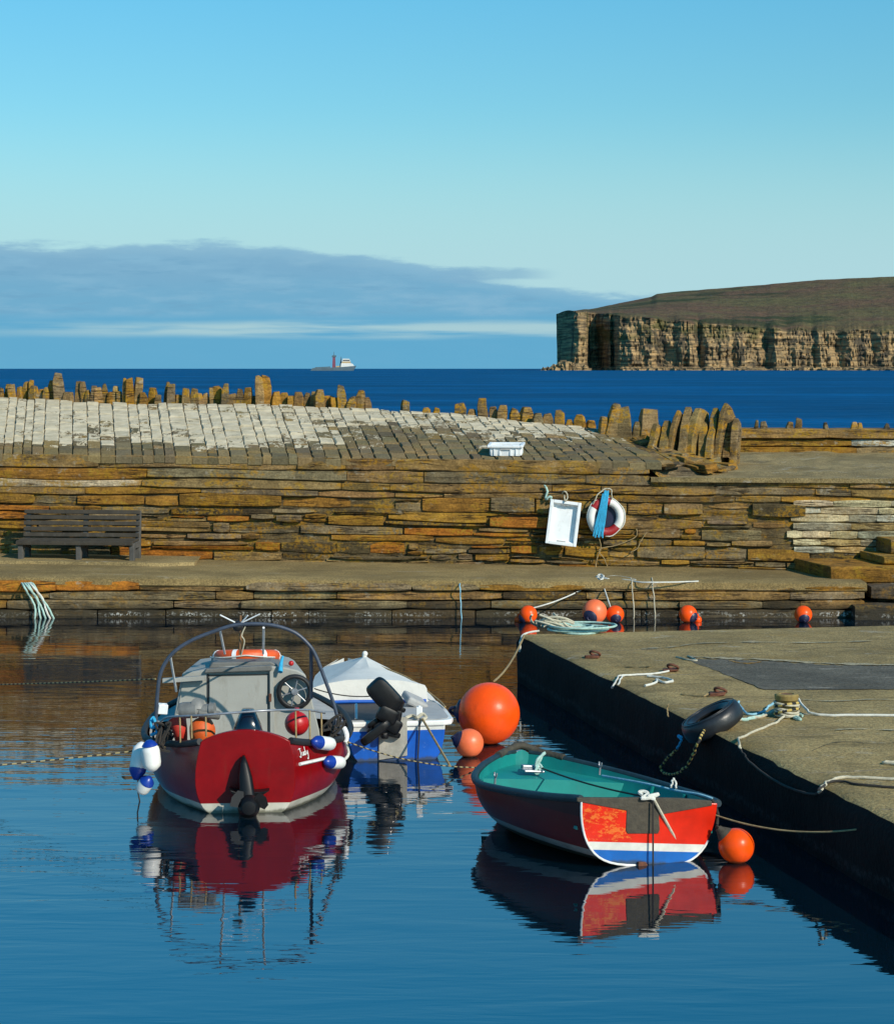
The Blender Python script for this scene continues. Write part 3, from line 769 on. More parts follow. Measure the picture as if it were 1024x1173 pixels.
seam([(788, 752), (830, 754), (880, 755.5), (940, 759.5), (1000, 761), (1060, 762)], .10, 'mortar_seam', M_SEAM, 3)
seam([(735, 743), (770, 741), (800, 737), (860, 735.5), (930, 736), (1000, 734)], .045, 'mortar_seam', M_SEAM, 14)
seam([(905, 800), (950, 803), (1000, 801), (1050, 803)], .03, 'mortar_seam', M_SEAM, 23)
seam([(952, 836), (985, 835), (1040, 837)], .025, 'mortar_seam', M_SEAM, 31)
M_CRACK = paint('dark_crack', (.030, .024, .014), .9)
seam([(700, 747), (738, 756), (790, 772), (835, 778), (880, 786)], .010, 'crack', M_CRACK, 61)
seam([(930, 860), (960, 850), (1010, 852), (1050, 846)], .010, 'crack', M_CRACK, 67)
seam([(860, 742), (905, 745), (960, 741), (1040, 744)], .012, 'crack', M_CRACK, 71)
M_WEED = concrete_mat('dry_weed_scurf', (.13, .105, .045), .8, .5, .3)
seam([(700, 762), (730, 764), (748, 763)], .03, 'weed_streak', M_WEED, 41)
seam([(780, 795), (800, 797), (817, 796)], .04, 'weed_streak', M_WEED, 47)
seam([(835, 757), (855, 760), (872, 758)], .05, 'weed_streak', concrete_mat('orange_lichen_scurf', (.30, .16, .03), .5, .8, .2), 53)
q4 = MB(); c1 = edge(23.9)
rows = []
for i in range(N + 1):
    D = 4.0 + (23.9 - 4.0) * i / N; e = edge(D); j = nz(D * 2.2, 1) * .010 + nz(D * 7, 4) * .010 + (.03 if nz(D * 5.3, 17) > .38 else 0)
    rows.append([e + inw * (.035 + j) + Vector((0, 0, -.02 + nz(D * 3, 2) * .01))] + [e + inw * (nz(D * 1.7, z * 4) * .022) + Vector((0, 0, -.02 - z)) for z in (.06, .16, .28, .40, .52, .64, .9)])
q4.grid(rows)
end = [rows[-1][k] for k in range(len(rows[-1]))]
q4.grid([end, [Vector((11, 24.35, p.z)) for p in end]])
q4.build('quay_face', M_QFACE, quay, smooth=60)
q5 = MB()                                         # worn joints cut across the coping strip, filled pale
for D in (22.4, 20.6, 18.9, 17.2, 15.7, 14.4):
    a = edge(D) + inw * .09; c = edge(D + .05) + inw * 1.15
    q5.tube([a.lerp(c, t_ / 8) + Vector((nz(D, t_) * .02, nz(D, t_ + 9) * .02, -.004)) for t_ in range(9)], .008, 5)
q5.build('coping_joint', M_ASPH, quay)

# ------------------------------------------------------------------ headland and ship
def headland():
    m, t, b = principled('cliff_and_moor'); co = t.obj(); x, y, z = t.xyz(co)
    col = t.attr('run', 'Fac')                     # 0 cliff rock .. 1 moorland
    strata = t.noise(t.map(co, (.010, .010, .26)), 1.0, 5, .6)
    vert = t.noise(t.map(co, (.06, .06, .008)), 1.0, 5, .65)
    k = t.mix(t.step(strata, .35, .65), (.15, .11, .064), (.47, .315, .150))
    k = t.mix(t.math('MULTIPLY', t.step(t.noise(t.map(co, (.02, .02, .55), (1, 1, 7)), 1.0, 4, .6), .52, .62), .55), k, (.07, .058, .045))
    k = t.mix(t.math('MULTIPLY', t.step(vert, .50, .62), .85), k, (.055, .050, .040))
    gr = t.noise(t.map(co, (.014, .014, .03), (3, 1, 2)), 1.0, 5, .6)
    k = t.mix(t.math('MULTIPLY', t.math('MULTIPLY', t.step(gr, .48, .62), .75), t.step(t.math('ADD', z, t.math('MULTIPLY', t.math('SUBTRACT', gr, .5), 90.0)), 35.0, 75.0)), k, (.070, .075, .024))
    moor = t.noise(t.map(co, (.005, .009, .005)), 1.0, 7, .66); fine = t.noise(t.map(co, (.03, .03, .03)), 1.0, 6, .7)
    mk = t.mix(t.step(moor, .38, .64), (.135, .080, .050), (.118, .104, .046))
    mk = t.mix(t.math('MULTIPLY', t.step(fine, .40, .68), .6), mk, (.055, .040, .028))
    bigp = t.noise(t.map(co, (.0045, .008, .004), (5, 2, 1)), 1.0, 5, .6)
    mk = t.mix(t.math('MULTIPLY', t.step(bigp, .54, .64), .75), mk, (.022, .042, .018))
    mk = t.mix(t.math('MULTIPLY', t.step(t.noise(t.map(co, (.05, .04, .05), (9, 2, 1)), 1.0, 5, .7), .64, .70), .6), mk, (.17, .14, .10))
    edge_ = t.math('ADD', col, t.math('MULTIPLY', t.math('SUBTRACT', t.noise(t.map(co, (.03, .03, .03)), 1.0, 4), .5), .5))
    k = t.mix(t.step(edge_, .42, .58), k, mk)
    t.put(b.inputs['Base Color'], k); b.inputs['Roughness'].default_value = .95; b.inputs['Specular IOR Level'].default_value = .1
    t.put(b.inputs['Normal'], t.bump(t.math('ADD', vert, t.math('MULTIPLY', strata, .6)), 9.0, .8))
    S = F / 4000.0
    hb = MB()
    xs = []
    x = 200.0
    while x < 1500:
        xs.append(x); x += 1.7 if x < 850 else 8
    # plan of the cliff foot: buttresses whose left flanks turn away from the sun
    knots = [(199, 4130), (225, 4008), (232, 3994), (243, 4002), (250, 4040), (259, 4105), (272, 4112), (284, 4055), (290, 4025), (295, 4035), (304, 3985), (318, 3948), (341, 3952), (356, 3935), (377, 3958), (398, 3945), (409, 3915), (428, 3926), (441, 3952), (452, 3905), (470, 3915), (497, 3930), (508, 3902), (541, 3926), (556, 3942), (566, 3893), (588, 3905), (617, 3888), (633, 3912), (642, 3880), (676, 3895), (690, 3868), (731, 3886), (744, 3858), (768, 3872), (789, 3850), (815, 3868), (860, 3840), (1000, 3790), (1200, 3760), (1500, 3700)]
    knots = [(k_[0], k_[1] if k_[0] < 296 else (3975 - .2 * (k_[0] - 296)) + .5 * (k_[1] - (3965 - .2 * (k_[0] - 296)))) for k_ in knots]
    knx = [k_[0] for k_ in knots]; kny = [k_[1] for k_ in knots]
    cliff = [(645, 357), (655, 355), (690, 357), (720, 362), (760, 366), (800, 370), (850, 375), (900, 378), (1024, 379), (1500, 380)]
    skyl = [(640, 358), (655, 356), (690, 350), (720, 345), (745, 340), (752, 336.5), (770, 334.5), (820, 331), (870, 327), (930, 322), (980, 320), (1024, 318.5), (1100, 316), (1500, 315)]
    rows = []
    nc, nt = 56, 22
    for x in xs:
        px = CX + x * S
        y0 = interp(x, knx, kny) + nz(x * .05, 1) * 7 + nz(x * .16, 2) * 3.5 + nz(x * .45, 3) * 2.5
        zc_ = (HY - interp(px, [c[0] for c in cliff], [c[1] for c in cliff])) / S + H + nz(x * .04, 7) * 4
        zs = (HY - interp(px, [c[0] for c in skyl], [c[1] for c in skyl])) / S + H
        r_ = []
        foot = 14 + nz(x * .1, 9) * 10
        r_.append((Vector((x, y0 - foot - 18, -2)), 0.0)); r_.append((Vector((x, y0 - foot * .7, 5 + nz(x * .2, 3) * 5)), 0.0))
        for i in range(nc + 1):
            t_ = i / nc; zz = 7 + (zc_ - 7) * t_
            st_ = zz * .11 + nz(x * .012, 4) * 1.2 + nz(x * .06, zz * .02, 8) * .5
            off = 30 * t_ ** 1.3 + nz(x * .03, zz * .035, 3) * 12 + nz(x * .10, zz * .045, 6) * 8 + nz(x * .38, zz * .12, 9) * 5 + 2.6 * (st_ % 1.0 > .55) * (.4 + .6 * abs(nz(x * .03, zz * .1, 5)) * 2)
            r_.append((Vector((x, y0 + off, zz)), 0.0 if t_ < .93 else .5))
        yc = y0 + 30; zc2 = zc_ - nz(x * .04, 7) * 4; ysm = 3960 + 30 - .1 * (x - 200)
        for i in range(1, nt + 1):
            t_ = i / nt; 
            zz = zc_ + (zc2 - zc_) * min(1, t_ * 4) + (zs - zc2) * (t_ ** .8) + nz(x * .006, t_ * 5, 5) * 2.5 * (1 - t_)
            yy = yc + (ysm - yc) * min(1, t_ * 3) + 700 * t_
            r_.append((Vector((x * yy / yc, yy, H + (zz - H) * yy / yc)), 1.0))
        r_.append((Vector((x * (yc + 2000) / yc * 1.05, yc + 2000, zs * .9)), 1.0)); r_.append((Vector((x * (yc + 2600) / yc * 1.1, yc + 2600, -3)), 1.0))
        rows.append(r_)
    # hidden back: taper the left end so that the tip stays a tip
    ids = [[hb.vert(p, u) for p, u in r_] for r_ in rows]
    for a, c in zip(ids[:-1], ids[1:]):
        for j in range(len(a) - 1): hb.face(a[j], c[j], c[j + 1], a[j + 1])
    o = hb.build('headland', m, smooth=70, origin=(600, 4200, 0), props=dict(kind='structure'))
    r = MB()                                       # fallen rock at its toe
    r.cu = 0.0
    random.seed(5)
    for i in range(150):
        x = random.uniform(172, 244); hh = interp(x, [172, 186, 196, 205, 244], [2, 6, 10, 17, 8]) * random.uniform(.35, 1)
        r.box((x, random.uniform(3965, 4030), hh / 2 - 1), (random.uniform(3, 10), 12, hh + 2), Euler((random.uniform(-.4, .4), random.uniform(-.6, .6), random.uniform(0, 1))), 1.5)
    for i in range(150):
        x = random.uniform(240, 1000); hh = random.uniform(1, 5)
        r.box((x, interp(x, knx, kny) - random.uniform(14, 30), hh / 2 - 1), (random.uniform(6, 18), 10, hh + 2), Euler((0, random.uniform(-.2, .2), random.uniform(0, 1))), 1.2)
    r.build('fallen_rock', m, o, bevel=0)
headland()

def ship():
    D = 3500.0; s = D / F                     # metres per pixel there
    def S(px, py, dy=0): q = P(px, py, D); return Vector((q.x, D + dy, q.z + 0))
    zb = HY + H / s                             # row of the water line there
    root = thing('ship', (S(382, 0).x, D, -.0), label='grey hulled offshore ship with white bridge far out on the horizon', category='ship')
    def prof(pts, w_): return [S(px, py + (zb - 422), -w_) for px, py in pts]
    h = MB(); h.prism(prof([(355.5, 422.2), (358, 419.2), (362, 418.6), (380, 418.4), (394, 417.6), (408, 416.4), (404.8, 422.2)], 7), (0, 1, 0), 14); h.build('hull', M['shiphull'], root)
    d = MB(); d.prism(prof([(361, 418.6), (378, 418.3), (378, 417.2), (370, 417.6), (361, 418.0)], 5), (0, 1, 0), 10); d.build('aft_deck', M['shiphull'], root)
    a = MB(); a.prism(prof([(390.5, 418), (405.5, 416.6), (404, 414.2), (401.5, 413.4), (391, 413.4)], 6), (0, 1, 0), 12); a.build('superstructure', M['shipwhite'], root)
    a = MB(); a.prism(prof([(391.5, 413.4), (402, 413.4), (401, 411.4), (392, 411.4)], 5), (0, 1, 0), 10); a.build('deckhouse', M['shipbuff'], root)
    a = MB(); a.prism(prof([(391.8, 411.4), (401.6, 411.4), (400, 408.4), (393, 408.2)], 5), (0, 1, 0), 10); br = a.build('bridge', M['shipwhite'], root)
    a = MB(); a.prism(prof([(393, 410.6), (401.0, 410.6), (400.6, 409.5), (393, 409.5)], 5.3), (0, 1, 0), .2); a.build('window', M['glass'], br)
    a = MB(); a.prism(prof([(389, 418), (391.3, 418), (391.2, 408), (390.8, 405.5), (389.6, 411)], 2), (0, 1, 0), 4); a.build('aft_mast', M['shiphull'], root)
    a = MB(); a.prism(prof([(380.6, 418.4), (384.3, 418.4), (384, 406), (381.2, 406)], 2), (0, 1, 0), 4); mm = a.build('crane_tower', M['shipred'], root)
    a = MB(); a.prism(prof([(380, 406.5), (385, 406.5), (385, 404.4), (380.6, 404.4)], 2.5), (0, 1, 0), 5); a.prism(prof([(382.2, 404.4), (382.9, 404.4), (382.7, 400.2), (382.4, 400.2)], .5), (0, 1, 0), 1); a.build('mast_head', M['shiphull'], mm)
    a = MB(); a.prism(prof([(385, 418), (390, 418), (390, 416.4), (385, 416.6)], 4), (0, 1, 0), 8); a.build('deck_cargo', M['shipbuff'], root)
ship()
#@@OBJECTS@@
# ------------------------------------------------------------------ boats
class Hull:
    """open hull: stations y -> half beam, sheer, keel; round sections"""
    def __init__(s, ys, B, S, K, e, g, tumble=0.0, tl_=.7): s.ys, s.B, s.S, s.K, s.e, s.g, s.tum, s.tl = ys, B, S, K, e, g, tumble, tl_
    def at(s, y): return sinterp(y, s.ys, s.B), sinterp(y, s.ys, s.S), sinterp(y, s.ys, s.K), interp(y, s.ys, s.e), interp(y, s.ys, s.g)
    def pt(s, y, q, inset=0.0):
        b, S_, K_, e, g = s.at(y); a = abs(q) * math.pi / 2
        x = max(.003, b - inset) * math.sin(a) ** e if a > 0 else 0
        z = K_ + inset + (S_ - K_ - inset) * (1 - math.cos(a)) ** g if a > 0 else K_ + inset
        x *= 1 - s.tum * max(0.0, 1 - y / s.tl) * max(0.0, (z - .12) / max(.1, S_ - .12)) ** 1.6      # stern quarters lean in towards the top
        return Vector((math.copysign(x, q) if q else 0, y, z))
    def side(s, y, z, sgn=1):           # point on the skin at height z
        lo, hi = 0.0, 1.0
        for _ in range(40):
            m = (lo + hi) / 2
            if s.pt(y, m).z < z: lo = m
            else: hi = m
        return s.pt(y, sgn * lo)
    def rows(s, y0, y1, n, nq=15, inset=0.0):
        return [[s.pt(y0 + (y1 - y0) * i / n, -1 + 2 * j / (2 * nq), inset) for j in range(2 * nq + 1)] for i in range(n + 1)]
    def rim(s, sgn, y0, y1, n, dz=0.0, out=0.0):
        r_ = []
        for i in range(n + 1):
            y = y0 + (y1 - y0) * i / n; p = s.pt(y, 1.0); r_.append(Vector((sgn * (p.x + out), y, p.z + dz)))
        return r_
def banded(name, bands, rough=.25, coat=.3, dirt=.15, fleck=None, spec=.35):
    """boat paint in bands by height above the keel line: [(z_from, colour), ...]"""
    m, t, b = principled(name); co = t.obj(); x, y, z = t.xyz(co); n_ = t.noise(co, 5, 5, .6); f_ = t.noise(t.map(co, (3, 3, 9)), 3.0, 6, .7)
    k = bands[0][1]
    for zf, c in bands[1:]: k = t.mix(t.math('GREATER_THAN', z, zf), k, c)
    k = t.mix(1.0, k, t.mix(t.step(n_, .25, .75), (.80, .80, .80), (1.15, 1.15, 1.15)), 'MULTIPLY')
    k = t.mix(t.math('MULTIPLY', t.step(f_, .56, .70), dirt), k, (.05, .03, .022))
    gz = t.math('ADD', z, t.math('MULTIPLY', t.math('SUBTRACT', t.noise(t.map(co, (1, 1, .5)), 9, 6, .7), .5), .07))
    k = t.mix(t.math('MULTIPLY', t.math('SUBTRACT', 1.0, t.step(gz, .008, .034)), .75), k, (.05, .052, .022))
    run_ = t.noise(t.map(co, (9, 9, .8)), 2.0, 5, .7)
    k = t.mix(t.math('MULTIPLY', t.step(run_, .58, .72), dirt * .8), k, (.10, .055, .030))
    if fleck:
        fz = t.step(t.noise(t.map(co, (5, 5, 9), (3, 1, 1)), 2.6, 7, .74), fleck[0], fleck[0] + .09)
        m_ = t.math('MULTIPLY', fz, t.math('GREATER_THAN', z, fleck[2]))
        if len(fleck) > 3: m_ = t.math('MULTIPLY', t.math('MULTIPLY', m_, .75), t.math('SUBTRACT', 1.0, t.step(x, fleck[3] - .04, fleck[3] + .02)))
        k = t.mix(m_, k, fleck[1])
    t.put(b.inputs['Base Color'], k); b.inputs['Roughness'].default_value = rough; b.inputs['Coat Weight'].default_value = coat; b.inputs['Specular IOR Level'].default_value = spec
    t.put(b.inputs['Normal'], t.bump(t.math('ADD', n_, t.math('MULTIPLY', f_, .4)), .003, .7))
    return m

def boat_frame(px, wl, a_deg, roll=0.0):
    D = F * H / (wl - HY)
    return ((px - CX) * D / F, D, 0.0), R(a_deg), R(roll)

# ---- red cuddy boat
loc, a, ro = boat_frame(281, 931, 4.2)
red = thing('fishing_boat', loc, a, label='dark red fishing boat with grey wheelhouse and blue hoop rail, seen from astern', category='boat')
XR_ = WM[red]
def frame_point(Mx):              # photo pixel on the cross plane y of one boat's own frame
    Mi = Mx.inverted()
    def f(px, py, y):
        o_ = Mi @ cam.location; dd = Mi.to_3x3() @ Vector(((px - CX) / F, 1.0, -(py - HY) / F))
        return o_ + dd * ((y - o_.y) / dd.y)
    return f
L = LR = frame_point(XR_)
HR = Hull([0, .12, .3, .6, 1.0, 1.6, 2.3, 3.0, 3.5, 3.85], [.405, .475, .575, .715, .795, .81, .74, .54, .29, .02], [.53, .50, .465, .435, .42, .415, .42, .44, .46, .49], [-.03, -.05, -.08, -.1, -.12, -.14, -.13, -.09, 0, .2], [.30, .33, .38, .44, .48, .52, .6, .75, .9, 1], [.9, .9, .95, 1, 1, 1, 1, 1, 1, 1], .19, .8)
M_RED = banded('red_hull_paint', [(-9, (.10, .006, .006)), (-.02, (.46, .45, .38)), (.072, (.195, .001, .002))], .3, .05, .14, spec=.28)
hb = MB(XR_); hb.grid(HR.rows(0, 3.85, 40, 16)); hb.build('hull', M_RED, red, smooth=60)
hi = MB(XR_)
hi.grid([[HR.pt(y, q, .035) if HR.pt(y, q, .035).z > .16 else Vector((HR.side(y, .17).x * (1 if q > 0 else -1) * min(1, abs(q) * 3) * .93, y, .16)) for q in [-1 + j / 12 for j in range(25)]] for y in [.05 + i * 1.75 / 14 for i in range(15)]])
hi.build('cockpit_lining', M['deckgrey'], red, smooth=50)
dk = MB(XR_); dk.grid([[Vector((-HR.at(y)[0] * .97, y, HR.at(y)[1] - .01)), Vector((0, y, HR.at(y)[1] + .05)), Vector((HR.at(y)[0] * .97, y, HR.at(y)[1] - .01))] for y in (1.75, 2.3, 2.9, 3.4, 3.8)])
dk.build('foredeck', M['deckgrey'], red, smooth=40)
tr = MB(XR_)
prof = [HR.pt(0, -1 + j / 14) for j in range(29)]
tw_ = HR.pt(0, 1.0).x
crown = [Vector((tw_ - 2 * tw_ * i / 16, 0, .53 + .085 * math.sin(math.pi * i / 16) ** .8)) for i in range(1, 16)]
loop = [p + Vector((0, -.012, 0)) for p in prof + crown]
tr.prism(loop, (0, 1, 0), .05); tr.build('transom', M_RED, red, smooth=30, bevel=.006)
for s_ in (-1, 1):
    g = MB(XR_); g.tube(HR.rim(s_, .0, 3.84, 40, .0, .008), .026, 8); g.build('rubbing_strake', M['black'], red, smooth=60)
w_ = MB(XR_); pts = [HR.side(.05 + .38 * i / 8, .345 - .02 * i / 8) + Vector((.008, -.004, 0)) for i in range(9)]
w_.tube(pts, .013, 6); w_.build('white_rubbing_strip', M['white'], red)
# name on the quarter, in white script: J u d y
def script(strokes, y0, dy, z0, dz):
    t_ = MB(XR_)
    for st in strokes:
        p_ = spline([(u, v, 0) for u, v in st], 6)
        t_.tube([HR.side(y0 + q.x * dy, z0 + q.y * dz) + Vector((.006, -.006, 0)) for q in p_], .0029, 5)
    return t_
sc_ = script([[(-.05, .95), (.1, 1.05), (.28, 1.0)], [(.16, 1.02), (.17, .5), (.12, .12), (.02, .1), (-.02, .25)],
              [(.36, .6), (.35, .3), (.44, .2), (.52, .35), (.53, .6)], [(.53, .6), (.54, .3), (.60, .24)],
              [(.74, .55), (.64, .55), (.62, .3), (.70, .2), (.78, .4)], [(.80, 1.1), (.79, .6), (.80, .25), (.86, .22)],
              [(.94, .6), (.94, .35), (1.02, .25), (1.10, .4)], [(1.12, .62), (1.10, .2), (1.06, -.25), (.96, -.3), (.95, -.15)]], .075, .10, .385, .068)
sc_.build('name_lettering', M['white'], red)
# wheelhouse
yb = 1.62
def bulk(pts, y): return [L(px, py, y) for px, py in pts]
wh = MB(XR_)
outl = [(192, 856), (196, 838), (205, 790), (209, 771), (240, 766.5), (262, 763.5), (300, 762.5), (325, 764.5), (341, 768), (350, 773), (357, 800), (366, 838), (368, 856)]
A_ = bulk(outl, yb); c_ = sum(A_, Vector()) / len(A_)
F_ = [Vector((c_.x + (p.x - c_.x) * .82, yb + 1.15, c_.z + (p.z - c_.z) * (.80 if p.z > c_.z else 1))) for p in A_]
ia = [wh.vert(p) for p in A_]; if_ = [wh.vert(p) for p in F_]
wh.face(*ia); wh.face(*if_[::-1])
for i in range(len(ia)): j = (i + 1) % len(ia); wh.face(ia[i], if_[i], if_[j], ia[j])
wheelhouse = wh.build('wheelhouse', M['grey'], red, smooth=25, bevel=.012)
def panel(name, pts, y, d, mat, parent, bev=.003):
    b = MB(XR_); b.prism(bulk(pts, y), (0, 1, 0), d); return b.build(name, mat, parent, bevel=bev)
panel('companion_door', [(240, 776), (306, 774), (306, 848), (240, 850)], yb - .018, .03, M['grey'], wheelhouse)
panel('door_gap', [(237.2, 772.5), (239.2, 772.5), (239.2, 850), (237.2, 850)], yb - .006, .012, M['black'], wheelhouse, 0)
panel('door_gap', [(238, 773.4), (307.5, 772.0), (307.5, 773.2), (238, 774.8)], yb - .006, .012, M['black'], wheelhouse, 0)
panel('door_gap', [(306.8, 773), (308.2, 773), (308.2, 850), (306.8, 850)], yb - .006, .012, M['greydark'], wheelhouse, 0)
panel('door_post', [(309, 769), (313, 769), (315, 850), (309.5, 850)], yb - .035, .04, M['grey'], wheelhouse)
panel('hatch_rail', [(234, 771), (236, 766.5), (310, 762.5), (312, 766), (311, 768.5)], yb - .05, .07, M['greydark'], wheelhouse, .006)
panel('grab_rail', [(186, 778), (236, 774.5), (236, 779.5), (186, 783)], yb - .10, .06, M['grey'], wheelhouse)
panel('hinge', [(308, 795), (311, 795), (311, 804), (308, 804)], yb - .05, .03, M['rust'], wheelhouse)
panel('side_panel', [(209, 782), (235, 781), (235, 815), (203, 817)], yb - .012, .02, M['grey'], wheelhouse)
panel('roof_hatch', [(239, 766), (243, 759), (310, 758), (321, 764)], yb + .05, .6, M['greydark'], wheelhouse, .01)
c = L(337.5, 792.5, yb - .07); 
sw = MB(XR_); sw.torus(c, (0, 1, .12), .125, .016, 40, 10); wheel = sw.build('steering_wheel', M['black'], red, smooth=60)
sp = MB(XR_)
for i in range(6):
    an = i * math.pi / 3 + .3; sp.tube([c, c + Vector((math.cos(an) * .12, 0, math.sin(an) * .12))], .006, 6)
sp.build('spokes', M['metal'], wheel, smooth=60)
hb_ = MB(XR_); hb_.lathe([(0, -.02), (.026, -.018), (.03, 0), (.02, .06), (0, .06)], c, (0, 1, 0), 16); hb_.build('hub', M['metal'], wheel, smooth=40)
hk = MB(XR_); hk.torus(L(337.5, 793, yb - .035), (0, 1, .1), .137, .012, 40, 8); hk.build('hose_coil', M['black'], red, smooth=60)
# hoop rail over the cockpit
ya = .75
hp = spline([L(px, py, ya) for px, py in ((178.5, 826), (179.5, 806), (183, 775), (191, 757), (203, 744), (222, 732.5), (245, 723.5), (265, 717), (283, 715), (300, 715), (318, 717.5), (338, 725), (353, 738), (362, 752), (372, 778), (380, 800), (385, 816), (388, 832))], 5)
b_ = MB(XR_); b_.tube(hp, .0145, 10); arch = b_.build('hoop_rail', M['archblue'], red, smooth=60)
for pts in ([(252, 722, .75), (257.5, 749, 1.7)], [(302, 719, .75), (301.5, 749, 1.7)], [(195, 752, .75), (202, 792, 1.62)], ):
    b_ = MB(XR_); b_.tube([L(*p) for p in pts], .009, 8); b_.build('hoop_brace', M['whiteplastic'], arch, smooth=60)
b_ = MB(XR_); b_.tube([L(356.5, 742, .76), L(356.5, 800, .9)], .014, 8); b_.build('hoop_strut', M['archblue'], arch, smooth=60)
b_ = MB(XR_); b_.tube([L(275, 750, 1.7), L(275.5, 705, 1.7)], .010, 8); mast = b_.build('mast', M['wood'], red, smooth=60)
b_ = MB(XR_); b_.tube(spline([L(276, 752, 1.69), L(280, 735, 1.66), L(277, 728, 1.66), L(281, 718, 1.66)], 5), .005, 6); b_.build('mast_cable', M['ropepale'], mast)
b_ = MB(XR_); b_.ball(L(272.5, 717.5, 1.6), .043); b_.build('mast_lamp', M['black'], mast, smooth=60)
for p0, p1 in (((273, 715), (252, 704.5)), ((276, 714), (297.5, 703.5)), ((275, 715), (284, 705))):
    b_ = MB(XR_); b_.tube([L(*p0, 1.6), L(*p1, 1.55)], .0055, 6); b_.build('aerial', M['whiteplastic'], mast)
# stern rail, stanchions and the gear lashed to it
b_ = MB(XR_); b_.tube(spline([L(182, 830, .8), L(192, 822, .35), L(232, 819.5, .10), L(277, 816, .06), L(310, 814, .10), L(350, 813.5, .35), L(372, 817, .7)], 5), .0085, 8); rail = b_.build('stern_rail', M['metal'], red, smooth=60)
for px, y0, y1, yy in ((206, 822, 851, .22), (219, 820, 846, .14), (235.5, 819, 844, .10), (338.5, 815, 846, .14), (354.5, 814, 848, .24), (368, 817, 850, .5)):
    b_ = MB(XR_); b_.tube([L(px, y0, yy), L(px + .6, y1, yy)], .007, 8); b_.build('stanchion', M['ropetan'], rail, smooth=60)
# outboard on the transom
ob = MB(XR_)
def ring(cx, cy, w2, h2, y, dy, n=20): return [L(cx + w2 * math.copysign(abs(math.cos(t_ * 2 * math.pi / n)) ** .6, math.cos(t_ * 2 * math.pi / n)), cy, y) + Vector((0, dy * math.copysign(abs(math.sin(t_ * 2 * math.pi / n)) ** .6, math.sin(t_ * 2 * math.pi / n)), 0)) for t_ in range(n)]
rows = [ring(284, 848, 18.5, 0, .17, .13), ring(284, 840, 18.0, 0, .17, .13), ring(284, 832, 16, 0, .17, .13), ring(284, 823, 12, 0, .18, .12), ring(284, 816, 9, 0, .19, .10), ring(284, 812.5, 6.5, 0, .19, .07)]
ids = ob.grid(rows, closed=True); ob.face(*ids[-1]); ob.face(*ids[0])
motor = ob.build('outboard_cowl', M['navy'], red, smooth=55)
b_ = MB(XR_)
rows = [ring(279, 866, 1.5, 0, -.06, .03), ring(279.5, 874, 4.5, 0, -.08, .045), ring(281, 890, 8, 0, -.10, .06), ring(283, 908, 9, 0, -.12, .07), ring(284, 922, 12, 0, -.12, .09), ring(284, 940, 9, 0, -.12, .08)]
ids = b_.grid(rows, closed=True); b_.face(*ids[0]); b_.face(*ids[-1]); b_.build('outboard_leg', M['blackgloss'], motor, smooth=55)
b_ = MB(XR_); b_.prism([L(262, 905, -.14), L(270, 907.5, -.14), L(298, 907.5, -.14), L(309, 906, -.14), L(300, 912, -.14), L(268, 912, -.14)], (0, 1, 0), .12); b_.build('cavitation_plate', M['blackgloss'], motor, bevel=.006)
pc = L(285, 925, -.24)
b_ = MB(XR_); b_.lathe([(0, -.05), (.05, -.04), (.082, 0), (.085, .12), (.05, .2), (0, .2)], pc, (0, 1, 0), 20)
for i in range(3):
    an = i * 2 * math.pi / 3 + .5; e1 = Vector((math.cos(an), 0, math.sin(an))); e2 = Vector((-math.sin(an), 0, math.cos(an)))
    bl = [pc + e1 * .06 - e2 * .03, pc + e1 * .09 - e2 * .075 + Vector((0, .02, 0)), pc + e1 * .13 - e2 * .06 + Vector((0, .025, 0)), pc + e1 * .145 + Vector((0, .0, 0)), pc + e1 * .125 + e2 * .06 - Vector((0, .025, 0)), pc + e1 * .06 + e2 * .04]
    b_.prism(bl, (0, 1, 0), .008)
b_.build('propeller', M['blackgloss'], motor, smooth=40)

def fender(a_, b2, r_, label, group, cap=1.0, two=False):
    a_, b2 = Vector(a_), Vector(b2); ax = (b2 - a_); ln = ax.length
    o = MB(); pr = [(0, 0), (r_ * .25, 0), (r_ * .5, ln * .06), (r_ * .92, ln * .20), (r_, ln * .32), (r_, ln * .70), (r_ * .92, ln * .82), (r_ * .5, ln * .95), (r_ * .2, ln), (0, ln)]
    o.lathe(pr, a_, ax, 20); f = o.build('fender', M['white'], smooth=60, props=dict(label=label, category='fender', group=group))
    e = MB(); e.lathe([(0, -.012), (r_ * .3, -.012), (r_ * .62, ln * .05 * cap), (r_ * (.965 if cap > .9 else .76), ln * .18 * cap), (r_ * (1.02 if cap > .9 else .86), ln * .27 * cap), (r_ * .6, ln * .275 * cap)], a_, ax, 20); e.build('end_cap', M['fenderblue'], f, smooth=60)
    if two:
        e = MB(); e.lathe([(r_ * .9, ln * .76), (r_ * 1.02, ln * .77), (r_ * .965, ln * .84), (r_ * .62, ln * .96), (r_ * .3, ln * 1.01), (0, ln * 1.01)], a_, ax, 20); e.build('end_cap', M['fenderblue'], f, smooth=60)
    return f
def LW(px, py, y): return XR_ @ LR(px, py, y)
FG = 'white and blue fenders on the red boat'
fender(LW(359, 850, .20), LW(383, 853, .45), .052, 'upper small white fender with blue end beside the name on the red boat', FG)
fender(LW(373, 873, .35), LW(394, 874, .6), .050, 'lower small white fender with blue end beside the white strip on the red boat', FG)
fender(LW(171, 850, .10), LW(175, 884, .12), .070, 'biggest white fender on the left rail of the red boat, yellow rope across it', FG, .45)
fender(LW(156, 892, .22), LW(163, 850, .30), .064, 'white fender with dark blue lower end, outermost at the left of the red boat', FG)
fender(LW(171, 892, .15), LW(160, 908, .22), .056, 'lowest fender at the left side of the red boat, blue end near the water', FG)
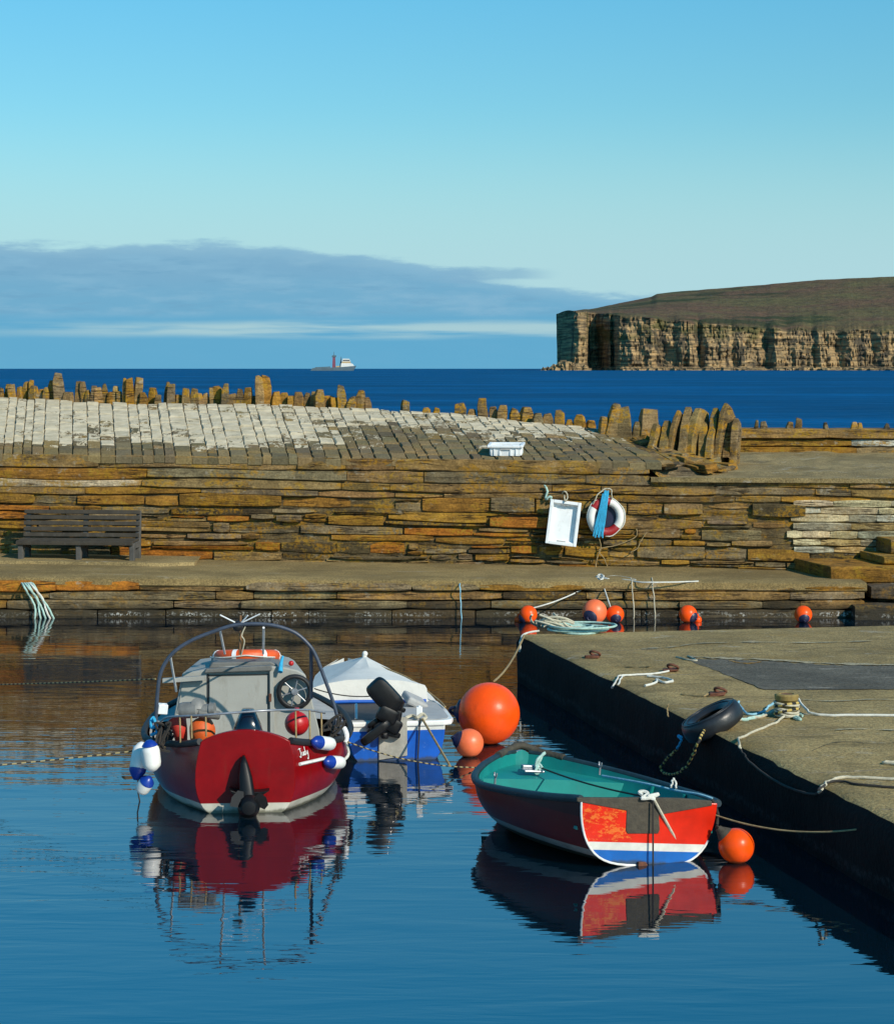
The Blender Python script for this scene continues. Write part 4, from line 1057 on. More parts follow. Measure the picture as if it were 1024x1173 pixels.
b_ = MB(); b_.tube([LW(158, 893, .5), LW(157.5, 905, .5), LW(160, 918, .5), LW(161, 924, .5)], .006, 6)
b_.build('fender_line', M['ropedark'], props=dict(label='dark loose line hanging from the outermost fender to the water', category='rope'))
# gear in the cockpit
def blob(name, pts, r_, mat, rf=None, n=12, **pr):
    b = MB(); b.tube(spline(pts, 6), r_, n, rf=rf or (lambda t_: .55 + .45 * math.sin(math.pi * t_) ** .6)); return b.build(name, mat, smooth=60, props=pr)
blob('oilskin', [LW(203, 824, .45), LW(206, 836, .42), LW(208, 850, .45)], .07, M['jacketred'], label='red oilskin draped inside the rail at the left stern', category='oilskin', rf=lambda t_: 1.0 - .35 * t_)
blob('oilskin', [LW(228, 826, .40), LW(232, 838, .36), LW(230, 852, .40)], .10, M['jacket'], label='orange oilskin bundle below the grey pump at the stern', category='oilskin')
pm = thing('pump', LW(215, 817, .3), label='grey cylindrical pump lashed on the stern rail of the red boat', category='pump')
b_ = MB(); b_.lathe([(0, 0), (.055, .0), (.062, .03), (.062, .13), (.04, .15), (.04, .22), (.05, .23), (.05, .27), (0, .27)], LW(206, 814, .32), (1, -.1, .05), 18); b_.build('casing', M['pump'], pm, smooth=40)
b_ = MB(); b_.lathe([(0, -.02), (.05, -.02), (.055, 0), (.05, .03), (.02, .04), (0, .04)], LW(226, 808.5, .30), (.2, -.7, .6), 18); b_.build('flywheel', M['pump'], pm, smooth=40)
b_ = MB(); b_.lathe([(0, 0), (.034, .0), (.034, .15), (.026, .16), (0, .16)], LW(228, 817, .28), (1, 0, -.12), 14); b_.build('outlet', M['greydark'], pm, smooth=40)
b_ = MB(); b_.ball(LW(340, 829, .55), .094, (0, 0, 1)); b_.tube([LW(340, 815, .55), LW(340, 811, .55)], .02, 8); b_.build('fender_ball', M['redball'], smooth=60, props=dict(label='round red fender ball hanging under the steering wheel', category='fender ball'))
b_ = MB(); b_.box(LW(186, 812, .8), (.075, .07, .075), Euler((.1, .1, .3))); b_.tube([LW(186, 807.5, .8), LW(186, 806, .8)], .02, 8); b_.build('jug', M['whiteplastic'], bevel=.015, props=dict(label='small white plastic jug at the foot of the hoop rail', category='jug'))
b_ = MB(); b_.tube(spline([LW(176, 822, .7), LW(173, 826, .65), LW(174, 834, .6), LW(178, 830, .6), LW(176, 823, .62), LW(180, 838, .6), LW(173, 842, .55)], 5), .013, 6); b_.build('rope_bundle', M['ropeblue'], props=dict(label='blue rope bunched on the left rail of the red boat', category='rope'))
b_ = MB()
random.seed(3)
for k in range(7):
    y_ = .25 + .5 * random.random()
    b_.tube(spline([LW(random.uniform(176, 198), random.uniform(828, 862), y_) for _ in range(6)], 5), .010, 5)
b_.build('rope_tangle', M['ropedark'], props=dict(label='dark tangle of lines at the left quarter of the red boat', category='rope'))
b_ = MB()
for k in range(5):
    y_ = .5 + .4 * random.random()
    b_.tube(spline([LW(random.uniform(366, 398), random.uniform(818, 848), y_) for _ in range(5)], 5), .010, 5)
b_.build('rope_tangle', M['ropedark'], props=dict(label='dark tangle of lines at the right quarter of the red boat, above the fenders', category='rope'))
b_ = MB(); b_.box(LW(386, 831, .75), (.07, .10, .12), Euler((.1, .2, .2))); b_.build('battery_box', M['archblue'], bevel=.01, props=dict(label='small slate blue box at the right rail of the red boat', category='box'))
b_ = MB(); b_.tube(spline([LW(397, 840, .8), LW(396, 850, .75), LW(399, 862, .8), LW(397, 868, .75), LW(390, 874, .6)], 5), .012, 8); b_.build('white_line', M['ropewhite'], props=dict(label='white line looped down the right side of the red boat', category='rope'))
b_ = MB(); b_.tube(spline([LW(394, 834, .75), LW(397, 842, .72), LW(396, 850, .72)], 5), .020, 8); b_.build('white_rag', M['whiteplastic'], props=dict(label='white rag tied at the right rail of the red boat', category='rag'))
lb = thing('lifebuoy', LW(282, 757, 2.0), label='orange horseshoe lifebuoy lying on the wheelhouse roof of the red boat', category='lifebuoy')
cc = L(282, 756.0, 2.0)
b_ = MB(XR_); pts = [cc + Vector((math.cos(t_) * .235, .16 + math.sin(t_) * .235, .012 - .002 - .15 * math.sin(t_) * .235)) for t_ in [math.pi * 2 * i / 40 for i in range(40)]]
b_.tube(pts, .050, 12, True); b_.build('shell', M['orange'], lb, smooth=60)
for t_ in (4.35, 5.3, 6.2, 3.4):
    b_ = MB(XR_); b_.tube([cc + Vector((math.cos(t_ + q) * .235, .16 + math.sin(t_ + q) * .235, .012 - .002 - .15 * math.sin(t_ + q) * .235)) for q in (-.07, 0, .07)], .0525, 12); b_.build('reflective_band', M['whiteplastic'], lb, smooth=60)
b_ = MB(XR_); b_.tube(spline([cc + Vector((math.cos(t_) * (.29 + .02 * math.sin(t_ * 4)), .16 + math.sin(t_) * .29, .012 - .002 - .15 * math.sin(t_) * .29 - .015 * abs(math.sin(t_ * 2)))) for t_ in [math.pi * 2 * i / 24 for i in range(24)]], 3, True), .006, 6, True); b_.build('grab_line', M['ropewhite'], lb)
b_ = MB(); b_.tube([LW(321, 770, 1.55), LW(322, 760, 1.6), LW(324, 752, 1.65)], .018, 8, rf=lambda t_: 1.2 - .7 * t_); b_.build('bottle', M['ropeblue'], smooth=60, props=dict(label='bright blue bottle standing by the lifebuoy on the wheelhouse roof', category='bottle'))
b_ = MB(); b_.ball(LW(333.5, 760, 1.8), .022); b_.build('navigation_light', M['redball'], red, smooth=60)

# ---- white and blue boat with a canvas cover
loc, a, ro = boat_frame(454, 871, 9.5)
blu = thing('motorboat', loc, a, label='small blue hulled motorboat under a white canvas cover with a tilted outboard', category='boat')
XB = WM[blu]; L = LB = frame_point(XB)
HB = Hull([0, .5, 1.2, 2.0, 2.7, 3.2, 3.5], [.415, .47, .52, .50, .38, .20, .02], [.30, .30, .31, .33, .36, .39, .42], [-.06, -.08, -.1, -.09, -.05, .02, .2], [.30, .34, .42, .55, .7, .9, 1], [.9] * 7)
M_BLUE = banded('blue_hull_paint', [(-9, (.006, .05, .25)), (-.05, (.004, .085, .42)), (.250, (.62, .62, .58))], .35, .2, .10, (.62, (.25, .36, .50), .03))
h_ = MB(XB); h_.grid(HB.rows(0, 3.5, 30, 14)); h_.build('hull', M_BLUE, blu, smooth=60)
t_ = MB(XB); t_.prism([p + Vector((0, -.01, 0)) for p in [HB.pt(0, -1 + j / 12) for j in range(25)]], (0, 1, 0), .05); t_.build('transom', M_BLUE, blu, smooth=30, bevel=.008)
pad = MB(XB); pad.prism([L(434, 871, -.03), L(466.5, 866, -.03), L(466.5, 822, -.03), L(434, 822, -.03)], (0, 1, 0), .03); pad.build('transom_pad', M['ply'], blu, bevel=.004)
dk = MB(XB)
def dkring(y, dz): return [Vector((x_, y, .30 + dz)) for x_ in (-.47, -.2, .1, .35, .49)]
poly = [(-.47, -.02), (.08, -.03), (.40, -.03), (.475, .02), (.505, .12), (.53, .6), (.53, 1.1), (-.53, 1.1), (-.49, .3)]
dk.prism([Vector((x_, y_, .285)) for x_, y_ in poly], (0, 0, 1), .045); deck = dk.build('deck', M['white'], blu, bevel=.012)
dk = MB(XB); dk.prism([Vector((x_ * .93, .04 + y_ * .95, .3315)) for x_, y_ in poly], (0, 0, 1), .004); dk.build('deck_tread', M['deckgrey'], deck)
wl_ = MB(XB); wl_.prism([Vector((-.40, .06, .3365)), Vector((-.02, .06, .3365)), Vector((.02, 1.0, .3365)), Vector((-.42, 1.0, .3365))], (0, 0, 1), .002); wl_.build('motor_well', M['black'], deck)
cv_ = MB(XB)
yc0 = 1.02
e_ = [L(px, py, yc0) for px, py in ((352, 803), (356, 789), (372, 783.5), (398, 779), (428, 778), (462, 780), (486.5, 785), (489, 789), (490, 804))]
pk = L(418, 751.5, 2.15)
rows = [e_]
for t2 in (.1, .25, .45, .65, .85, 1.0):
    r_ = []
    for i, p in enumerate(e_):
        q = p.lerp(pk, t2 * .97); q.z += -.030 * math.sin(math.pi * t2) * (1 if i not in (4,) else .2) + nz(i * 1.3, t2 * 4, 5) * .016 * math.sin(math.pi * t2); r_.append(q)
    rows.append(r_)
for t2 in (.35, .7, 1.0):
    rows.append([Vector((rows[6][i].x * (1 - t2) + (i - 4) * .10 * (1 - abs(t2 - .5)) * t2, 2.15 + 1.25 * t2, rows[6][i].z * (1 - t2) + (.40 - .02 * abs(i - 4)) * t2)) for i in range(9)])
cv_.grid(rows)
low = [L(px, py, yc0) for px, py in ((352, 808), (356, 806), (372, 805), (398, 804), (428, 804), (462, 804), (486, 804), (489, 804), (490, 806))]
cv_.grid([low, e_])
for s_, k_i in ((-1, 0), (1, 8)):                 # the sides lashed down to the gunwale
    ed = [low[k_i]] + [rows[k][k_i] for k in range(10)]
    gw = [Vector((s_ * HB.at(p.y)[0] * 1.0, p.y, HB.at(p.y)[1] + .02)) for p in ed]
    cv_.grid([ed, gw])
cover = cv_.build('canvas_cover', M['canvas'], blu, smooth=28)
b_ = MB(XB); b_.tube([L(352, 805.5, yc0 - .02), L(400, 804, yc0 - .02), L(440, 803.8, yc0 - .02), L(488, 803, yc0 - .02)], .016, 8); b_.build('blue_trim', M['blue'], cover, smooth=60)
b_ = MB(XB); b_.tube([L(417.5, 758, 2.12), L(417.5, 749, 2.12)], .022, 8); b_.ball(L(418, 749, 2.12), .026); b_.build('cover_pole', M['canvas'], cover, smooth=60)
b_ = MB(XB); b_.tube(spline([L(417, 756, 2.08), L(440, 765, 1.9), L(470, 778, 1.5), L(500, 800, 1.0), L(510, 810, .6)], 5), .008, 6); b_.build('cover_lashing', M['ropetan'], cover)
b_ = MB(XB); b_.box(L(475, 803, .8), (.20, .22, .07), Euler((.2, .45, .2))); b_.build('grey_canvas', M['deckgrey'], blu, bevel=.02)  # low box standing in for a piece of dark grey canvas
for pp_ in ([L(408, 807, .3), L(408, 824, .1)], [L(379, 806, .6), L(379, 840, .3)]):
    pb = MB(XB); pb.tube(pp_, .012, 8); pb.build('cover_post', M['whiteplastic'], blu)
om = MB(XB)
def obox(cx, cy, w2, h2, y, dy, ang, n=24):
    rows = []
    for k_, sc2 in ((-1, .55), (-.92, .85), (-.6, .99), (0, 1), (.6, .99), (.92, .85), (1, .55)):
        r_ = []
        for t_ in range(n):
            an = 2 * math.pi * t_ / n; uu = math.copysign(abs(math.cos(an)) ** .45, math.cos(an)) * w2 * sc2; vv = math.copysign(abs(math.sin(an)) ** .45, math.sin(an)) * h2 * sc2
            r_.append(L(cx + uu * math.cos(ang) - vv * math.sin(ang), cy + uu * math.sin(ang) + vv * math.cos(ang), y + dy * k_))
        rows.append(r_)
    return rows
rws = obox(441.5, 798, 23, 13.5, -.02, .13, R(47)); ids = om.grid(rws, closed=True); om.face(*ids[0]); om.face(*ids[-1])
motor2 = om.build('outboard_cowl', M['blackgloss'], blu, smooth=50)
om = MB(XB)
for cx, cy, w2, h2, an, dy in ((444, 820, 13, 10, 25, .10), (451, 832, 9, 9, 30, .08), (437, 833, 10, 7, -30, .07), (430, 827, 11, 3.5, -35, .05), (449, 841, 10, 3.5, 15, .05), (456, 822, 4, 9, 10, .06), (441, 843, 4, 4, 0, .09), (426, 835, 7, 3, -50, .04), (459, 812, 6, 3, 30, .03)):
    ids = om.grid(obox(cx, cy, w2, h2, -.06, dy, R(an)), closed=True); om.face(*ids[0]); om.face(*ids[-1])
om.build('outboard_bracket', M['blackgloss'], motor2, smooth=45)
om = MB(XB); ids = om.grid(obox(430, 840, 20, 5.5, -.16, .05, R(-38)), closed=True); om.face(*ids[0]); om.face(*ids[-1]); om.build('outboard_leg', M['blackgloss'], motor2, smooth=45)
def BW(px, py, y): return XB @ LB(px, py, y)
b_ = MB(); b_.box(BW(480.3, 815, .06), (.052, .05, .075)); b_.tube([BW(480.3, 810, .06), BW(480.3, 808.5, .06)], .015, 8); b_.build('jug', M['whiteplastic'], bevel=.012, props=dict(label='small white jug on the stern deck of the blue boat beside its outboard', category='jug'))
b_ = MB(); b_.tube(spline([BW(464, 823, .0), BW(472, 820, .05), (BW(478, 822, -.02)), BW(484, 818, .03), BW(488, 822, 0), BW(483, 825, -.03)], 5), .014, 6); b_.build('rope_bundle', M['ropepale'], props=dict(label='pale knotted rope on the stern edge of the blue boat', category='rope'))
b_ = MB(); b_.tube(hang(BW(484, 824, -.03), BW(515, 877, -1.0), .0), .010, 6); b_.build('mooring_line', M['ropetan'], props=dict(label='tan line slanting from the blue boat transom into the water', category='rope'))
b_ = MB(); b_.tube(hang(BW(481, 824, -.035), BW(478.5, 870, -.035), 0), .007, 6); b_.build('hanging_line', M['ropedark'], props=dict(label='thin dark line hanging straight down the blue transom', category='rope'))

# ---- red and teal rowing boat
loc = (1.313, 15.1, 0.0)
tl = thing('rowing_boat', loc, R(17.7), 0, R(5.0), label='open rowing boat painted teal inside and red outside, moored beside the quay', category='boat')
XT = WM[tl]; L = LT = frame_point(XT)
HT = Hull([0, .25, .55, .9, 1.2, 1.55, 1.9, 2.2, 2.42, 2.53], [.49, .60, .69, .755, .775, .70, .53, .34, .17, .05], [.42, .385, .352, .32, .298, .298, .312, .325, .335, .34], [-.008, -.03, -.05, -.07, -.07, -.06, -.04, .0, .06, .15], [.60, .60, .58, .56, .56, .6, .66, .75, .85, .95], [1.15, 1.1, 1.05, 1, 1, 1, 1, 1, 1, 1])
M_TH = banded('red_black_rowing_hull', [(-9, (.02, .02, .022)), (.035, (.20, .20, .19)), (.085, (.095, .006, .006)), (.30, (.050, .006, .006))], .5, .05, .4)
M_TT = banded('scuffed_orange_red_transom', [(-9, (.006, .11, .40)), (.090, (.60, .60, .54)), (.142, (.62, .018, .004))], .24, .2, .12, (.50, (.66, .17, .02), .145, -.10))
h_ = MB(XT); h_.grid(HT.rows(0, 2.53, 40, 15)); h_.build('hull', M_TH, tl, smooth=60)
t_ = MB(XT); lp = [HT.pt(0, -1 + j / 14) for j in range(29)] + [Vector((.49 - .98 * i / 12, 0, .42 - .0 * i)) for i in range(1, 12)]
t_.prism([p + Vector((0, -.014, 0)) for p in lp], (0, 1, 0), .045); tran = t_.build('transom', M_TT, tl, bevel=.006)
eb = MB(XT); eb.tube([p * 1 + Vector((0, -.012, 0)) for p in lp[:24]], .008, 6); eb.build('transom_edge', M['white'], tran, smooth=60)
ins = MB(XT)
def inn(y, q):
    p = HT.pt(y, q, .03); fl = .07
    if p.z < fl: return Vector((math.copysign(min(abs(p.x), HT.side(y, fl).x - .03) if abs(q) > .02 else 0, q), y, fl))
    return p
ins.grid([[inn(.035 + (2.50 - .035) * i / 30, -1 + j / 14) for j in range(29)] for i in range(31)])
ins.grid([[inn(2.50, -1 + j / 14) for j in range(29)], [Vector((0, 2.51, .36))] * 29])
inner = ins.build('inner_lining', M['teal'], tl, smooth=45)
fd = MB(XT)
rows = []
for i in range(10):
    y = 1.78 + .68 * i / 9; b2 = max(.02, HT.side(y, .24).x - .03); rows.append([Vector((-b2, y, .245)), Vector((0, y, .255)), Vector((b2, y, .245))])
ids = fd.grid(rows)
b3 = rows[0]; fd.grid([[Vector((p.x, p.y, .08)) for p in b3], b3])
fd.build('bow_deck', M['teal'], tl, smooth=30)
for y in (.95,):
    th = MB(XT); b2 = HT.side(y, .20).x - .035; th.box((0, y, .20), (2 * b2, .19, .028)); th.build('thwart', M['teal'], tl, bevel=.006)
st = MB(XT); st.box((0, .16, .22), (2 * (HT.side(.16, .22).x - .04), .24, .025)); st.build('stern_seat', M['teal'], tl, bevel=.006)
for s_ in (-1, 1):
    for y in (.62, 1.05, 1.5):
        r_ = MB(XT); r_.tube([HT.pt(y, s_ * q, .045) for q in (.5, .62, .75, .88, .98)], .016, 6); r_.build('rib', M['teal'], tl, smooth=60)
    g = MB(XT); g.tube(HT.rim(s_, -.01, 2.52, 40, .0, .004), .027, 8); g.build('gunwale_rubber', M['tealrub'], tl, smooth=60)
bw = MB(XT); bw.tube(spline([HT.pt(2.30, -1) + Vector((0, 0, .01)), HT.pt(2.46, -1) + Vector((0, .02, .015)), Vector((0, 2.55, .385)), HT.pt(2.46, 1) + Vector((0, .02, .015)), HT.pt(2.30, 1) + Vector((0, 0, .01))], 6), .030, 10); bw.build('bow_padding', M['weedcap'], tl, smooth=60)
def TL(px, py, y): return L(px, py, y)
cap = MB(XT); cap.prism([L(661, 914, -.02), L(700, 914.5, -.02), L(738, 914, -.02), L(780, 915, -.02), L(816, 918, -.02), L(815.5, 923.5, -.02), L(755, 934, -.02), L(756, 951, -.02), L(754, 955.5, -.02), L(719, 955.5, -.02), L(717, 952, -.02), L(718, 929, -.02), L(690, 924, -.02), L(661, 918.5, -.02)], (0, 1, 0), .035)
cap.build('motor_pad', M['weedcap'], tran, bevel=.005)
rv = MB(XT); rv.tube([L(736, 993, -.03), L(741, 993, -.03)], .02, 8); rv.box(L(735, 992, -.03), (.06, .03, .05)); rv.build('skeg_end', M['rust'], tran, bevel=.006)
for px, py, y in ((567, 895, 1.35), (687, 883, 1.2)):
    ol = MB(XT); q = L(px, py, y); ol.tube([q + Vector((0, 0, -.03)), q + Vector((0, 0, .03))], .008, 6); ol.tube([q + Vector((0, -.025, .06)), q + Vector((0, -.022, .035)), q + Vector((0, 0, .028)), q + Vector((0, .022, .035)), q + Vector((0, .025, .06))], .006, 6); ol.build('rowlock', M['metal'], tl, smooth=60)
cl = MB(XT); cl.box(L(609, 879, 2.0), (.16, .05, .03)); cl.box(L(610, 883, 1.95), (.16, .10, .015)); cl.build('bow_cleat', M['metal'], tl, bevel=.006)
def TW(px, py, y): return XT @ LT(px, py, y)
b_ = MB(); random.seed(11)
b_.tube(spline([TW(612, 880, 1.98), TW(618, 872, 1.97), TW(621, 865, 1.99), TW(624, 863, 2.0), TW(616, 870, 1.95), TW(614, 878, 1.95), TW(620, 884, 1.92), TW(613, 886, 1.92), TW(617, 876, 1.95), TW(621, 880, 1.93)], 5), .011, 6); b_.build('rope_bundle', M['ropeteal'], props=dict(label='sea green rope knotted on the bow cleat of the teal rowing boat', category='rope'))
b_ = MB(); b_.tube(hang(TW(620, 880, 1.95), TW(735, 912, .02), .02), .007, 6); b_.build('painter', M['ropedark'], props=dict(label='thin dark line stretched inside the teal boat from bow to stern', category='rope'))
b_ = MB(); b_.tube(spline([TW(736, 911, .0), TW(732, 908, .02), TW(737, 907, .02), TW(742, 909, .0), TW(739, 912, -.02), TW(735, 915, -.04), TW(745, 914, -.04), TW(754, 910, -.02), TW(748, 911, -.03), TW(742, 913, -.04), TW(750, 916, -.04)], 5), .012, 6); b_.build('rope_bundle', M['ropewhite'], props=dict(label='white rope knotted on the red transom edge of the rowing boat', category='rope'))
b_ = MB(); b_.tube(hang(TW(749, 916, -.04), G(796, 1002, -.1), .0), .010, 6); b_.build('mooring_line', M['ropepale'], props=dict(label='pale line running from the red transom down into the water', category='rope'))
b_ = MB(); b_.tube([TW(748, 918, -.05), TW(748, 994, -.06)], .006, 6); b_.build('hanging_line', M['ropedark'], props=dict(label='dark line hanging straight down the middle of the red transom', category='rope'))
b_ = MB(); b_.tube(spline([TW(690, 889, 1.1), TW(740, 898, .55), TW(775, 906, .3), TW(800, 910, .1), TW(816, 915, .0)], 5), .009, 6); b_.build('gunwale_rope', M['ropepaleblue'], props=dict(label='faded blue rope lying along the far gunwale of the teal boat', category='rope'))

# ------------------------------------------------------------------ buoys
def buoy(px, wl, rpx, mat, label, neck=None, sink=.15, group=None, capm='buoycap', cap_r=.62, nl=.32):
    D = F * H / (wl - HY); r_ = rpx * D / F; c0 = Vector(((px - CX) * D / F, D, r_ * (1 - sink)))
    root = thing('mooring_buoy', (c0.x, c0.y, 0), label=label, category='buoy', group=group)
    ax = Vector(neck).normalized() if neck else Vector((0, 0, 1))
    b = MB(); b.ball(c0, r_, ax, 32, 20); b.build('float', mat, root, smooth=80)
    if neck:
        cr = r_ * cap_r; h0 = math.sqrt(max(0, r_ ** 2 - cr ** 2))
        c = MB(); c.lathe([(cr * 1.01, h0 * .985), (cr * .92, h0 * 1.06 + r_ * .03), (cr * .72, r_ * (1.0 + nl * .25)), (cr * .45, r_ * (1.0 + nl * .7)), (cr * .40, r_ * (1 + nl)), (0, r_ * (1 + nl))], c0, ax, 24)
        cp = c.build('neck', M[capm], root, smooth=50)
        e = MB(); e.torus(c0 + ax * r_ * (1 + nl * .9), ax.orthogonal(), r_ * .16, r_ * .055, 16, 8); e.build('eye', M[capm], cp, smooth=60)
    return c0, r_
BG = 'orange buoys moored along the far quay wall'
cA, rA = buoy(560, 852, 35.5, M['buoy'], 'largest orange buoy, floating off the corner of the dark quay', (-1, .2, .05), .03, cap_r=.40, nl=.14)
cB, rB = buoy(537.5, 867, 16.5, M['buoyfade'], 'small faded orange buoy floating in front of the largest buoy', (-.95, -.15, .35), .06, cap_r=.62, nl=.18)
cC, rC = buoy(843.5, 988, 20.5, M['buoynew'], 'bright orange buoy with weedy neck at the stern of the rowing boat', (-.72, .1, .70), .10, capm='weedcap', cap_r=.50, nl=.42)
c1_, r1_ = buoy(605, 713, 10.3, M['buoynew'], 'orange buoy at the far quay, leftmost, at the end of the slanting white rope', (-.75, -.2, -.55), .12, BG, cap_r=.6, nl=.1)
c2_, r2_ = buoy(681, 713.5, 14.2, M['buoyfade'], 'largest and palest of the orange buoys along the far quay', (-.45, -.75, -.42), .10, BG, cap_r=.60, nl=.08)
c3_, r3_ = buoy(704.5, 713, 10.3, M['buoynew'], 'small orange buoy with white rope, touching the pale buoy at the far quay', (.05, -.85, -.50), .12, BG, cap_r=.62, nl=.08)
buoy(788, 713, 10.5, M['buoynew'], 'orange buoy at the far quay with its navy end turned right', (.70, -.60, -.40), .12, BG, cap_r=.62, nl=.08)
buoy(920, 713, 10.2, M['buoynew'], 'rightmost orange buoy at the far quay, below the pale block wall', (.02, -.85, -.52), .12, BG, cap_r=.62, nl=.08)
for px, lab in ((594, 'tiny half sunk orange float left of the far quay buoys'), (799, 'tiny orange float beside the buoy with its navy end turned right')):
    D = F * H / (712 - HY); b_ = MB(); b_.ball(Vector(((px - CX) * D / F, D, .02)), .055); b_.tube([Vector(((px - CX) * D / F, D, .06)), Vector(((px - CX) * D / F, D, .10))], .015, 8)
    b_.build('float', M['buoy'], smooth=80, props=dict(label=lab, category='float'))
def rope(name, pts, r_, mat, label, sm=True, k=6, cat='rope', n=6, group=None):
    q = spline(pts, k) if sm else pts
    if sm:
        o_ = sum(ord(ch) for ch in label) * .37
        q = [p + Vector((nz(i * .45, o_, 1), nz(i * .45, o_, 5), nz(i * .45, o_, 9) * .25)) * min(.022, r_ * 1.3) for i, p in enumerate(q)]
    b = MB(); b.tube(q, r_ * .85, n); return b.build(name, M[mat] if isinstance(mat, str) else mat, smooth=60, props=dict(label=label, category=cat, group=group))
rope('buoy_rope', [cC + Vector((-.72, .1, .70)).normalized() * rC * 1.4, TW(822, 945, .02), TW(821, 930, .02), TW(816, 916, .0)], .012, 'ropedark', 'dark weedy rope from the bright orange buoy to the rowing boat stern')
kq = edge(23.75) + Vector((.04, 0, .01))
rope('buoy_rope', hang(cA + Vector((.05, .1, rA)), kq, .06), .012, 'ropetan', 'tan rope rising from the largest buoy to the corner of the quay', False)

# ------------------------------------------------------------------ things on the wall and walkway
def bench():
    D = 32.35; s = D / F; x0, x1 = (20.5 - CX) * s, (161 - CX) * s; zg = zwalk(x0) + .05; yb_ = Yw((x0 + x1) / 2) - .55
    skew = -.1
    root = thing('bench', ((x0 + x1) / 2, yb_, zg), math.atan(skew), label='weathered slatted timber bench standing against the stone wall', category='bench')
    Mx = WM[root]; W_ = x1 - x0
    def sl(name, y, z, hy, hz, tilt, n): 
        b = MB(Mx); b.box((0, y, z), (W_ * .965, hy, hz), Euler((tilt, 0, 0))); return b.build(name, M['benchwood'], root, bevel=.006)
    for y, z in ((-.20, .245), (-.07, .255), (.06, .260)): sl('seat_slat', y, z, .115, .03, 0, 0)
    for y, z in ((.120, .320), (.134, .402), (.148, .484), (.162, .566), (.176, .645)): sl('back_slat', y, z, .03, .058, -.17, 0)
    sl('front_rail', -.265, .222, .03, .042, 0, 0)
    for fx in (-.45, .03, .47):
        b = MB(Mx); x = fx * W_
        b.prism([Vector((x - .035, -.24, -.05)), Vector((x - .035, -.16, -.05)), Vector((x - .035, -.13, .15)), Vector((x - .035, .10, .15)), Vector((x - .035, .12, -.05)), Vector((x - .035, .20, -.05)), Vector((x - .035, .20, .28)), Vector((x - .035, .235, .655)), Vector((x - .035, .198, .67)), Vector((x - .035, .12, .24)), Vector((x - .035, -.25, .228))], (1, 0, 0), .07)
        b.build('leg', M['benchleg'], root, bevel=.008)
bench()
def fish_crate(cx, wx, wy, dz, Mx, label, lip=.018):
    """open plastic fish box: floor, four walls, a rolled rim, hand slots; local z is the open side"""
    root = bpy.data.objects.new('fish_crate', None); COL.objects.link(root); root.matrix_world = Mx; WM[root] = Mx
    tag(root, label, 'fish crate', 'white plastic fish crates')
    b = MB(Mx); t_ = .014
    b.box((0, 0, t_ / 2), (wx * .90, wy * .90, t_))
    for sx in (-1, 1):
        b.prism([Vector((sx * wx * .45, -wy * .45, .004)), Vector((sx * wx * .45, wy * .45, .004)), Vector((sx * wx * .5, wy * .5, dz)), Vector((sx * wx * .5, -wy * .5, dz))], (-sx, 0, 0), t_)
    for sy in (-1, 1):
        b.prism([Vector((-wx * .45, sy * wy * .45, .006)), Vector((wx * .45, sy * wy * .45, .006)), Vector((wx * .5 - .015, sy * wy * .5, dz)), Vector((-wx * .5 + .015, sy * wy * .5, dz))], (0, -sy, 0), t_)
    b.build('shell', M['whiteplastic'], root, bevel=.004)
    r_ = MB(Mx)
    for sx in (-1, 1): r_.box((sx * (wx * .5 + .004), 0, dz - .012), (.045, wy + .05, .034))
    for sy in (-1, 1): r_.box((0, sy * (wy * .5 + .004), dz - .0135), (wx - .04, .045, .034))
    r_.build('rim', M['whiteplastic'], root, bevel=.006)
    h_ = MB(Mx)
    for sy in (-1, 1): h_.box((0, sy * (wy * .5 - .012) , dz * .70), (wx * .32, .05, .03))
    h_.build('hand_slot', M['deckgrey'], root)
    k = MB(Mx)
    for i in (-2, -1, 1, 2):
        for sy in (-1, 1): k.box((i * wx * .17, sy * wy * .482, dz * .45), (.02, .018, dz * .8))
        for sx in (-1, 1): k.box((sx * wx * .482, i * wy * .17, dz * .45), (.018, .02, dz * .8))
    k.build('rib', M['whiteplastic'], root)
    return root
q = P(645.5, 599, 32.09)
Mc = Matrix.Translation(q + Vector((0, -.02, 0))) @ Euler((R(90) - .06, R(0), -.1), 'XYZ').to_matrix().to_4x4() @ Matrix.Rotation(R(-7), 4, 'Z')
fish_crate(None, .385, .575, .085, Mc, 'white fish crate hung upright on the stone wall left of the lifebuoy')
q = P(580, 521.5, 32.6)
Mc = Matrix.Translation(Vector((q.x, q.y, ztop(q.x) + .06))) @ Euler((.10, 0, -.12), 'XYZ').to_matrix().to_4x4()
fish_crate(None, .46, .32, .155, Mc, 'white fish crate sitting on top of the wall at the foot of the apron')
q = P(646, 567, 31.98); rope('tie_cord', [q + Vector((-.02, .1, .02)), q + Vector((.01, 0, .05)), q + Vector((.05, .0, -.0)), q + Vector((.02, -.01, -.09)), q + Vector((.0, .02, .0))], .012, 'ropepale', 'short pale cord holding the hung fish crate to the wall')
ring_c = P(694, 592, 32.05)
rg = thing('lifebuoy', (ring_c.x, ring_c.y, ring_c.z - .28), label='red and white lifebuoy ring hanging on the stone wall with blue rope', category='lifebuoy')
def arc(a0, a1, R_, n=16): return [ring_c + Vector((math.cos(t_) * R_, -math.sin(t_ * 0) + .02 * math.cos(t_), math.sin(t_) * R_ * 1.06)) for t_ in [R(a0 + (a1 - a0) * i / n) for i in range(n + 1)]]
b_ = MB(); b_.tube(arc(-40, 75, .205), .062, 14); b_.tube(arc(145, 255, .205), .062, 14); b_.build('white_shell', M['ringwhite'], rg, smooth=60)
for a0, a1 in ((75, 145), (255, 320)):
    b_ = MB(); b_.tube(arc(a0, a1, .205), .064, 14); b_.build('red_band', M['ringred'], rg, smooth=60)
